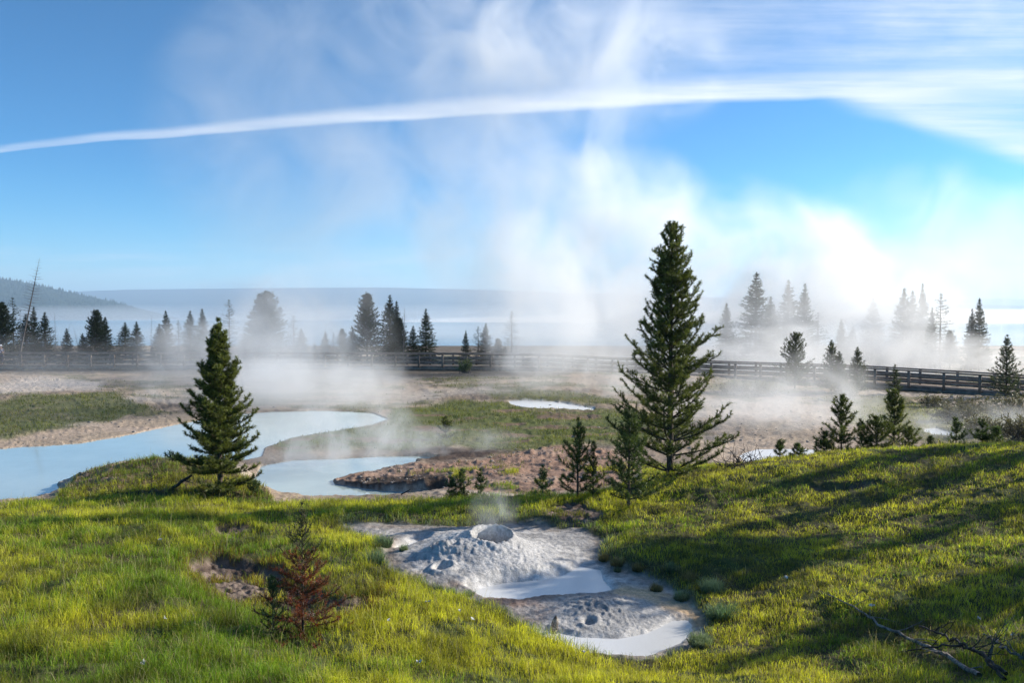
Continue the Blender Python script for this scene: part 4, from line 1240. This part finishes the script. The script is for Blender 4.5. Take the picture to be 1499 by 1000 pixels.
def far_tree(kind, seed, label, px, top, Y, wpx, rz, group, name='conifer_tree', lean=0.0):
    x, y = at(px, Y); zg = gz(x, y) if Y < 138 else -8; H = slope(top) * Y - zg
    key = (kind, seed)
    if key not in PROT:
        lines, segs, nk = proto(kind, seed); V, Q = tube_arrays(lines if kind == 'pole' else [l for l in lines if len(l[0]) > 3], 4)
        m1 = bpy.data.meshes; r0 = empty(name, (0, 0, 0))
        t_ = mesh_np('trunk', V, [Q], M_bark if kind != 'pole' else M_grey, r0, True)
        rq = nk.pop('rg'); V, Ft, c = needles(segs, nk.pop('per_m'), nk.pop('ln'), nk.pop('wd'), rq, ang=(20, 75), **FAR)
        c_ = mesh_np('crown', V, [Ft], M_needle, r0, False, c) if kind != 'pole' else None
        PROT[key] = (r0, [t_] + ([c_] if c_ else [])); root = r0
    else:
        r0, ch = PROT[key]; root = r0.copy(); COL.objects.link(root)
        for o in ch:
            k_ = o.copy(); COL.objects.link(k_); k_.parent = root
    R0 = {'spruce': 1.12, 'broad': 1.9, 'sparse': 1.0, 'pole': 1.0}[kind]
    root.location = (x, y, zg); root.rotation_euler = (0, lean, rz)
    if lean: root.rotation_mode = 'XYZ'; root.rotation_euler = (0, lean, 0)
    s_ = H / 10; w_ = max(wpx * Y / FPX / R0, .2 * s_); root.scale = (w_, w_, s_)
    tag(root, label, 'tree', group)
    return root


GL, GM, GR = 'conifers behind the left boardwalk', 'conifers behind the middle boardwalk', 'conifers in the steam at the right'
TREES = [
 ('broad', 1, 'dark wide conifer at the left picture edge behind the person', 4, 444, 76, 24, GL),
 ('sparse', 1, 'ragged conifer touching the leaning dead snag', 22, 436, 84, 14, GL),
 ('spruce', 1, 'conifer just right of the leaning snag, left of the tall spire', 40, 460, 82, 15, GL),
 ('spruce', 2, 'slim tall spire, middle of the three left of the dead poles', 52, 449, 84, 11, GL),
 ('spruce', 1, 'conifer right of the slim spire', 68, 457, 82, 14, GL),
 ('spruce', 2, 'small pointed conifer between the crossed dead poles', 100, 481, 80, 10, GL),
 ('spruce', 1, 'little conifer left of the broad dark one', 123, 488, 80, 9, GL),
 ('broad', 1, 'broad dark conifer in the left treeline, widest of its row', 143, 455, 80, 18, GL),
 ('spruce', 2, 'conifer tucked behind the right side of the broad dark one', 156, 464, 83, 13, GL),
 ('spruce', 1, 'faint conifer in mist right of the broad dark one', 185, 472, 95, 13, GL),
 ('spruce', 2, 'second faint misty conifer, left of the leaning poles', 202, 471, 96, 11, GL),
 ('spruce', 1, 'low conifer left of the spired one in the mist', 235, 474, 90, 11, GL),
 ('spruce', 2, 'spired conifer in the mist above the dense near pine', 245, 455, 90, 12, GL),
 ('sparse', 1, 'thin conifer right of the misty spired one', 263, 469, 90, 9, GL),
 ('spruce', 1, 'pointed conifer left of the top of the dense near pine', 280, 455, 92, 13, GL),
 ('spruce', 2, 'pale pointed conifer behind the left side of the dense pine top', 298, 452, 98, 11, GL),
 ('sparse', 1, 'faint bare topped conifer right of the dense pine top', 337, 439, 100, 12, GL),
 ('spruce', 1, 'short misty conifer right of the dense pine top', 360, 488, 88, 13, GL),
 ('spruce', 2, 'left tip of the big double conifer in the steam', 381, 430, 92, 22, GL),
 ('broad', 1, 'right half of the big double conifer in the steam', 393, 428, 92, 27, GL),
 ('sparse', 1, 'tall thin conifer, taller of the pair left of the open lake', 431, 463, 86, 12, GM),
 ('spruce', 2, 'shorter of the pair left of the open lake', 442, 481, 85, 12, GM),
 ('spruce', 1, 'tiny conifer on the rail line left of the open gap', 461, 502, 84, 8, GM),
 ('spruce', 2, 'small conifer beside the tiny one, right of the gap', 477, 485, 90, 9, GM),
 ('sparse', 1, 'slim small conifer between two low ones', 489, 487, 92, 6, GM),
 ('broad', 1, 'low round conifer left of the big broad one', 502, 482, 92, 10, GM),
 ('spruce', 1, 'conifer leaning on the left flank of the big broad one', 517, 480, 90, 11, GM),
 ('broad', 2, 'big broad crowned conifer, widest in the middle treeline', 538, 431, 84, 21, GM),
 ('spruce', 1, 'tall tapered conifer right of the big broad crowned one', 571, 432, 86, 18, GM),
 ('spruce', 2, 'second tip close behind the tall tapered conifer', 581, 441, 88, 12, GM),
 ('broad', 1, 'bushy conifer skirt below the two tapered tips', 584, 466, 83, 16, GM),
 ('spruce', 2, 'small sharp conifer left of the dark narrow one', 605, 477, 80, 11, GM),
 ('spruce', 1, 'dark narrow conifer, crispest against the lake', 624, 452, 79, 14, GM),
 ('spruce', 2, 'small thin conifer alone right of the open lake', 682, 484, 78, 7, GM),
 ('sparse', 1, 'left of the two conifers in wisps near the tall steam column', 700, 478, 80, 10, GM),
 ('spruce', 1, 'right of the two conifers in wisps near the tall steam column', 711, 473, 80, 11, GM),
 ('broad', 1, 'low bushy conifer left of the tall steam column', 729, 496, 80, 9, GM),
 ('spruce', 2, 'tiny conifer at the left foot of the tall steam column', 739, 505, 80, 6, GM),
 ('sparse', 1, 'ghostly conifer inside the tall steam column', 749, 456, 86, 13, GM),
 ('spruce', 1, 'conifer just right of the tallest near pine, in white steam', 1062, 444, 82, 15, GR),
 ('spruce', 2, 'tallest conifer in the right steam, nearest the tall pine', 1105, 399, 84, 26, GR),
 ('spruce', 1, 'conifer half lost in steam right of the tallest one', 1127, 434, 86, 17, GR),
 ('spruce', 2, 'second tall ghostly conifer in the right steam', 1152, 410, 88, 20, GR),
 ('spruce', 1, 'third tall ghostly conifer with a thin tip', 1176, 415, 89, 17, GR),
 ('sparse', 1, 'faint conifer at the right side of the three ghostly ones', 1196, 458, 88, 15, GR),
 ('spruce', 2, 'faint small conifer in the white gap between the groups', 1230, 466, 92, 9, GR),
 ('spruce', 1, 'second faint small conifer in the white gap', 1246, 478, 90, 10, GR),
 ('spruce', 2, 'pale broad conifer left of the last big group', 1275, 436, 92, 17, GR),
 ('spruce', 1, 'conifer at the left of the last big group', 1320, 422, 82, 18, GR),
 ('spruce', 2, 'conifer second from left in the last big group', 1333, 426, 83, 15, GR),
 ('spruce', 1, 'conifer with a dark tuft top above the steam', 1348, 415, 82, 12, GR),
 ('sparse', 1, 'crooked sparse dark conifer right of the tufted one', 1374, 430, 78, 17, GR),
 ('spruce', 2, 'small conifer between the tufted and crooked ones', 1362, 450, 78, 10, GR),
 ('broad', 1, 'low conifer below the crooked sparse one', 1389, 485, 77, 12, GR),
 ('spruce', 1, 'left one of the lone pair near the right edge', 1420, 452, 74, 11, GR),
 ('spruce', 2, 'taller right one of the lone pair near the right edge', 1431, 437, 74, 13, GR),
 ('spruce', 1, 'small faint conifer right of the lone pair', 1442, 508, 76, 7, GR),
]
rr_ = random.Random(8)
for (k, s_, lab, px, top, Y, w, g_) in TREES: far_tree(k, s_, lab, px, top, Y, w, rr_.random() * 6.28, g_)
POLES = [
 ('tall leaning bare snag with twiggy top at the far left', 27, 373, 76, 20, .22), ('thin straight dead pole right of the leaning snag', 31, 446, 80, 5, 0.02),
 ('upright dead pole crossing a leaning one', 84, 456, 82, 5, -.02), ('leaning dead pole crossing the upright one', 88, 470, 82, 5, .28),
 ('leaning dead pole left of the small pointed conifer', 113, 468, 84, 4, .40), ('dead pole leaning left beside the broad dark conifer', 121, 478, 84, 4, -.2),
 ('thin bare pole behind the broad dark conifer', 132, 456, 86, 4, 0.0), ('leaning dead pole in the mist', 219, 472, 88, 4, .22), ('upright dead pole in the mist beside the leaning one', 222, 462, 88, 4, .03),
 ('bare grey snag right of the tapered conifers', 591, 450, 82, 11, 0.02)]
for (lab, px, top, Y, w, ln_) in POLES: far_tree('pole', 1, lab, px, top, Y, w, 0, 'dead poles in the treeline', 'dead_tree', ln_)
# nearer pines standing on this side of, or just behind, the right boardwalk
NEARR = [
 ('broad', 3, 'round topped pine in front of the boardwalk, leftmost on the right side', 1163, 489, 53, 22), ('spruce', 3, 'pointed bushy pine second along the right boardwalk', 1216, 498, 51.5, 17),
 ('spruce', 4, 'lower pine against the right of the pointed bushy one', 1227, 515, 51, 13), ('spruce', 3, 'small dark pine third along the right boardwalk', 1254, 508, 50.5, 14),
 ('spruce', 4, 'spindly tufted little pine in front of the rails', 1309, 534, 50, 9), ('sparse', 3, 'isolated tiered pine by the boardwalk near the right edge', 1472, 490, 48.0, 19)]
for (k, s_, lab, px, top, Y, w) in NEARR:
    x, y, H = hfor(px, top, Y); R = 1.5 * w * Y / FPX
    plant('pine_tree', lab, 'pine tree', x, y, H, R, 300 + int(px), group='pines along the right boardwalk', whorls=14 if k != 'sparse' else 12, per=7, low=.08, prof=.5 if k == 'broad' else .75,
          e_low=5, e_top=50, curve=30, shoot=.42, sp=.22, needle=.12, nw=.03, per_m=60, second=False, inter=.5, bald=.1, trunk_r=.06, needle_kw=dict(col=(.04, .052, .022), tip=(.09, .10, .04)), jitter=.2 if k != 'sparse' else .1,
          gap=0 if px != 1309 else .5)


# shrubs
def shrub(label, px, Y, w, h, seed, col, grp):
    rq = np.random.default_rng(seed); x, y = at(px, Y); zg = gz(x, y); segs = []; lines = []
    for k in range(70):
        a_ = rq.uniform(0, 6.283); e_ = rq.uniform(.35, 1.5); L_ = rq.uniform(.5, 1)
        d = np.array([math.cos(a_) * math.cos(e_) * w, math.sin(a_) * math.cos(e_) * w * .7, math.sin(e_) * h]) * L_
        p0 = np.array([rq.normal(0, w * .25), rq.normal(0, w * .2), 0]); p1 = p0 + d * .55 + rq.normal(0, .04, 3); p2 = p0 + d + rq.normal(0, .06, 3)
        lines.append((np.array([p0, p1, p2]), np.array([.014, .008, .004])))
        segs += [[*p1, *p2, .6], [*(p0 + d * .3), *p1, .2]]
        for q in range(3): s_ = p1 + (p2 - p1) * rq.random(); segs.append([*s_, *(s_ + rq.normal(0, .14, 3) + [0, 0, .08]), .8])
    root = empty('shrub', (x, y, zg)); tag(root, label, 'shrub', grp)
    V, Q = tube_arrays(lines, 4); mesh_np('stem', V, [Q], M_grey, root, True)
    V, Ft, c = needles(np.array(segs), 30, .11, .035, rq, ang=(25, 85), col=col, tip=tuple(1.6 * q for q in col)); mesh_np('crown', V, [Ft], M_needle, root, False, c)


SH = [('grey shrub in steam right of the tallest pine', 1075, 50, 1.3, .9), ('grey shrub left of the round topped pine', 1118, 49, 1.5, 1.0), ('dim shrub between the pines by the boardwalk', 1236, 47, .8, 1.2),
      ('dry shrub near the isolated tiered pine', 1420, 40, 1.5, .9), ('big dry grey shrub at the right edge', 1478, 38, 1.9, 1.4), ('low grey shrub behind the row of three saplings', 1440, 31, 1.5, .9), ('grey shrub at the right edge behind the crest', 1495, 29, 1.3, 1.1),
      ('dry low shrub right of the little hot pool', 1400, 36, 1.3, .7), ('low dry shrub just left of the boardwalk end', 1370, 44, 1.2, .6)]
for i, (lab, px, Y, w, h) in enumerate(SH): shrub(lab, px, Y, w, h, 400 + i, (.10, .088, .055), 'dry shrubs in the right basin')
shrub('yellow green bush in front of the middle boardwalk rails', 682, 65, .75, 1.3, 450, (.11, .13, .045), 'dry shrubs in the right basin')

# stones and sinter blocks on the bare ground
M_stone, nt, out = mat_new('stone'); bn = noise(nt, pos(nt), 9, 5, .6); principled(nt, out, mixc(nt, bn, (.16, .13, .11), (.42, .38, .34)), .9, .2, bn, .7, .03)
rq = np.random.default_rng(31); import bmesh


def rocks(name, label, n_, gen, smin, smax, mat):
    VV = []; FF = []; o_ = 0
    bm = bmesh.new(); bmesh.ops.create_icosphere(bm, subdivisions=1, radius=1); iv = np.array([v_.co[:] for v_ in bm.verts]); if_ = np.array([[v_.index for v_ in f.verts] for f in bm.faces]); bm.free()
    for k in range(n_):
        x, y = gen(); s_ = rq.uniform(smin, smax) * (1 + (rq.random() < .1) * .9)
        z_ = float(grid_at(ZZ, np.array([x]), np.array([y]))[0]); v_ = iv * (1 + rq.normal(0, .18, (len(iv), 1))) * s_ * np.array([1.2, 1, .6])
        VV.append(v_ + [x, y, z_ + .1 * s_]); FF.append(if_ + o_); o_ += len(iv)
    o = mesh_np(name, np.concatenate(VV), [np.concatenate(FF)], mat); tag(o, label, None, None, 'stuff')


def g1():
    while True:
        px = rq.uniform(490, 930); Y = rq.uniform(21, 29); x, y = at(px, Y)
        if grid_at(MM['penin'], np.array([x]), np.array([y]))[0] > .6: return x, y


def g2():
    while True:
        a_ = rq.uniform(-.66, .66); Y = rq.uniform(30, 64); x = a_ * Y
        if grid_at(MM['poolm'], np.array([x]), np.array([Y]))[0] < .05 and grid_at(GG, np.array([x]), np.array([Y]))[0] < .3: return x, Y


rocks('earth_clods', 'dark clods and small stones on the brown earth', 420, g1, .015, .04, gm and M_stone)
rocks('gravel', 'small stones scattered over the far bare ground', 500, g2, .02, .06, M_stone)

# visitor at the left end of the boardwalk
M_skin, nt, out = mat_new('skin'); principled(nt, out, (.45, .27, .19), .6, .3)
M_white, nt, out = mat_new('white_cloth'); principled(nt, out, (.8, .78, .78), .8, .2)
M_navy, nt, out = mat_new('dark_cloth'); bn = noise(nt, objco(nt), 9, 1); principled(nt, out, mixc(nt, bn.smooth(.48, .52), (.03, .02, .05), (.6, .55, .6)), .8, .2)
M_jean, nt, out = mat_new('blue_cloth'); principled(nt, out, (.03, .04, .08), .8, .2)
Yp = 71.2; x, y = at(3, Yp); zd = float(np.interp(x, pts[:, 0], pts[:, 2]))
per = empty('person', (x, y, zd), .4); tag(per, 'person in a white hat and patterned top standing at the left end of the boardwalk', 'person')


def skinfig(name, joints, edges, radii, mat, parent):
    me = bpy.data.meshes.new(name); me.from_pydata(joints, edges, []); o = bpy.data.objects.new(name, me); COL.objects.link(o); o.parent = parent
    me.materials.append(mat); sk = o.modifiers.new('skin', 'SKIN')
    for v_, r_ in zip(me.skin_vertices[0].data if me.skin_vertices else [], radii): v_.radius = (r_, r_)
    if not me.skin_vertices:
        pass
    sk.use_smooth_shade = True; o.modifiers.new('sub', 'SUBSURF').levels = 1
    o.modifiers['sub'].render_levels = 1; return o


def body(name, joints, edges, radii, mat, parent):
    """tapered limbs round a joint graph, grown as one skin"""
    o = skinfig(name, joints, edges, radii, mat, parent)
    import bmesh as bm_
    b = bm_.new(); b.from_mesh(o.data); L = b.verts.layers.skin.verify()
    for i, v_ in enumerate(b.verts): v_[L].radius = (radii[i], radii[i]); v_[L].use_root = (i == 0)
    b.to_mesh(o.data); b.free(); return o


J = [(0, 0, .92), (0, 0, 1.15), (0, 0, 1.38), (0, 0, 1.5), (0, -.01, 1.6), (0, -.01, 1.70), (.18, 0, 1.38), (.24, -.02, 1.12), (.20, -.22, .98), (-.18, 0, 1.38), (-.24, -.02, 1.12), (-.20, -.22, .98), (.09, 0, .86), (.10, 0, .48), (.10, 0, .08), (.10, -.14, .04), (-.09, 0, .86), (-.10, 0, .48), (-.10, 0, .08), (-.10, -.14, .04)]
Ed = [(0, 1), (1, 2), (2, 3), (3, 4), (4, 5), (2, 6), (6, 7), (7, 8), (2, 9), (9, 10), (10, 11), (0, 12), (12, 13), (13, 14), (14, 15), (0, 16), (16, 17), (17, 18), (18, 19)]
Rd = [.14, .13, .15, .055, .095, .07, .06, .045, .035, .06, .045, .035, .085, .06, .045, .035, .085, .06, .045, .035]
body('body', J, Ed, Rd, M_skin, per)
body('patterned_top', [(0, 0, .95), (0, 0, 1.15), (0, 0, 1.40), (.19, 0, 1.39), (.245, -.02, 1.16), (-.19, 0, 1.39), (-.245, -.02, 1.16)], [(0, 1), (1, 2), (2, 3), (3, 4), (2, 5), (5, 6)], [.16, .15, .17, .075, .06, .075, .06], M_navy, per)
body('trousers', [(0, 0, .92), (.09, 0, .84), (.10, 0, .48), (.10, 0, .12), (-.09, 0, .84), (-.10, 0, .48), (-.10, 0, .12)], [(0, 1), (1, 2), (2, 3), (0, 4), (4, 5), (5, 6)], [.15, .10, .075, .065, .10, .075, .065], M_jean, per)
V, Q = tube_arrays([(np.array([(0, 0, 1.68), (0, 0, 1.69), (0, 0, 1.70), (0, 0, 1.78), (0, 0, 1.80)]), np.array([.2, .2, .11, .10, .01]))], 14)
mesh_np('hat', V, [Q], M_white, per, True)
# ------------------------------------------------------------------ steam and air
def ico(sub=3):
    import bmesh
    bm = bmesh.new(); bmesh.ops.create_icosphere(bm, subdivisions=sub, radius=1.0)
    me = bpy.data.meshes.new('steam'); bm.to_mesh(me); bm.free(); return me


def steam(label, px, py, Y, rx, rz, ry, dens, nscale=.35, lo=.42, hi=.72, lean=0.0, seed=0.0, stretch=.75, name='steam', power=1.0, col=(1, 1, 1), aniso=.33, step=1.0):
    """an ellipsoid of drifting vapour: centre at (px,py) at Y metres, half sizes rx, rz in photo pixels, ry in metres"""
    k = Y / FPX
    me = ico(3)
    o = bpy.data.objects.new(name, me); COL.objects.link(o)
    o.location = ((px - 749.5) * k, Y, slope(py) * Y)
    co = np.empty(len(me.vertices) * 3, np.float32); me.vertices.foreach_get('co', co); co = co.reshape(-1, 3)
    o.scale = (1, 1, 1)
    sx, sy, sz = rx * k, ry, rz * k
    co = co * np.array([sx, sy, sz]) ; co[:, 0] += co[:, 2] * lean
    me.vertices.foreach_set('co', co.ravel().astype(np.float32)); me.update()
    m, nt, out = mat_new('steam_' + str(int(px)))
    x, y, z = sep(nt, objco(nt))
    zx = x - z * lean
    r2 = (zx / sx).m('POWER', 2.0) + (y / sy).m('POWER', 2.0) + (z / sz).m('POWER', 2.0)
    P0 = comb(nt, x / sx + seed * 3.7, y / sx, z / sz)
    warp = (noise(nt, P0, 1.2, 4, .55) - .5) * 2.6
    fall = (1.0 - r2 * 1.0 + warp * (r2 * 1.6).m('MINIMUM', 1.0)).clamp() * (1.0 - r2).smooth(0.0, .35)
    if power != 1.0: fall = fall.m('POWER', power)
    P = comb(nt, x + seed * 7.3, y + seed, z * stretch + seed * 3.1)
    n1_ = noise(nt, P, nscale, 6, .6, 1.1)
    d = n1_.smooth(lo, hi) * fall * dens
    v = nt.nodes.new('ShaderNodeVolumePrincipled')
    v.inputs['Color'].default_value = (*col, 1)
    v.inputs['Anisotropy'].default_value = aniso
    nt.links.new(d.s, v.inputs['Density'])
    nt.links.new(v.outputs[0], out.inputs['Volume'])
    m.cycles.volume_step_rate = step
    me.materials.append(m)
    tag(o, label, None, None, 'stuff')
    return o


STEAM = [
 # label, px, py, Y, rx, rz, ry, dens, nscale, lo, hi, lean, seed
 ('broad column of steam rising beyond the boardwalk', 800, 300, 92, 230, 330, 10, .13, .13, .36, .72, -.08, 1.0),
 ('dense foot of the tall steam column by the boardwalk', 810, 460, 66, 140, 170, 8, .23, .30, .34, .68, -.15, 2.0),
 ('high wisp of steam drifting across the sky', 800, 50, 96, 300, 170, 12, .12, .11, .40, .70, -.4, 3.0, 1.1),
 ('bright steam cloud behind the tall pine', 1090, 410, 98, 260, 170, 12, .19, .12, .38, .70, -.35, 4.0, 1.0),
 ('steam billow left of the tall pine top', 930, 360, 94, 170, 170, 10, .15, .13, .38, .70, -.2, 24.0, 1.0),
 ('steam billow above the far right trees', 1270, 420, 96, 200, 110, 9, .13, .14, .38, .70, -.2, 25.0, 1.0),
 ('steam rolling among the right lakeside trees', 1190, 475, 80, 280, 120, 7, .27, .2, .36, .68, .1, 5.0),
 ('steam around the farthest right trees', 1345, 505, 77, 190, 90, 6, .20, .2, .36, .68, .1, 6.0),
 ('low white steam behind the right boardwalk', 1250, 530, 70, 400, 66, 6, .27, .2, .32, .66, 0, 7.0, .9),
 ('thin veil of steam in the left sky', 560, 220, 100, 380, 330, 12, .05, .09, .34, .72, -.1, 8.0, 1.1),
 ('steam drifting over the left boardwalk', 335, 525, 60, 170, 75, 7, .22, .25, .34, .70, .1, 9.0),
 ('steam column rising from the hot pool', 465, 550, 44, 150, 190, 5, .22, .33, .34, .70, -.1, 10.0),
 ('steam sheet over the back of the hot pool', 420, 575, 47, 250, 60, 6, .34, .33, .32, .68, 0, 11.0),
 ('small wisp rising from the lower pool', 500, 655, 27, 150, 95, 2.6, .5, .8, .42, .70, 0.05, 12.0),
 ('wisps of steam along the dark bank', 650, 652, 29, 150, 36, 2.0, .50, .8, .40, .68, .2, 13.0),
 ('grey mist over the left basin', 80, 565, 54, 420, 90, 8, .035, .18, .3, .7, 0, 14.0),
 ('puff of steam out of the mud crater', 724, 752, 13.2, 48, 48, .5, .85, 2.8, .38, .68, .1, 15.0),
 ('steam drifting over the right basin', 1140, 610, 36, 190, 110, 5, .26, .4, .34, .68, .15, 16.0),
 ('steam by the grey shrubs at the right', 1420, 640, 32, 170, 60, 3.5, .24, .5, .38, .70, .1, 17.0),
 ('thin steam over the middle ground', 850, 560, 50, 200, 60, 5, .22, .35, .38, .70, .1, 18.0),
 ('pale steam rising at the right edge of the sky', 1400, 370, 105, 260, 150, 12, .07, .1, .34, .72, -.2, 19.0),
 ('bright steam behind the foot of the tall pine', 960, 480, 80, 150, 100, 7, .22, .2, .34, .68, 0, 23.0),
 ('steam among the conifers at the middle left', 400, 470, 78, 170, 90, 7, .13, .2, .36, .70, 0, 20.0),
]
for s_ in STEAM: steam(*s_)
steam('white fog bank lying on the lake', 1350, 478, 1500, 900, 27, 600, .014, .004, .28, .60, 0, 21.0, stretch=3, name='fog')
steam('thin mist over the near water of the lake', 420, 496, 330, 1500, 34, 140, .0060, .012, .20, .60, 0, 31.0, stretch=2, name='fog')
steam('pale mist along the middle of the lake', 420, 470, 2500, 1500, 26, 900, .0011, .002, .30, .62, 0, 22.0, stretch=3, name='fog')

hz = mat_new('haze'); m, nt, out = hz
v = nt.nodes.new('ShaderNodeVolumePrincipled')
v.inputs['Color'].default_value = (.62, .81, 1.0, 1); v.inputs['Density'].default_value = 1.25e-4
v.inputs['Anisotropy'].default_value = .2
nt.links.new(v.outputs[0], out.inputs['Volume'])
X_, Y0_, Y1_, Zb, Zt = 19500, -300, 21500, -16, 640
hv = [(x, y, z) for z in (Zb, Zt) for (x, y) in ((-X_, Y0_), (X_, Y0_), (X_, Y1_), (-X_, Y1_))]
hf = [(0, 3, 2, 1), (4, 5, 6, 7), (0, 1, 5, 4), (1, 2, 6, 5), (2, 3, 7, 6), (3, 0, 4, 7)]
ho = mesh_np('haze', hv, [np.array(hf)], m); tag(ho, 'blue morning haze over the lake', None, None, 'stuff')
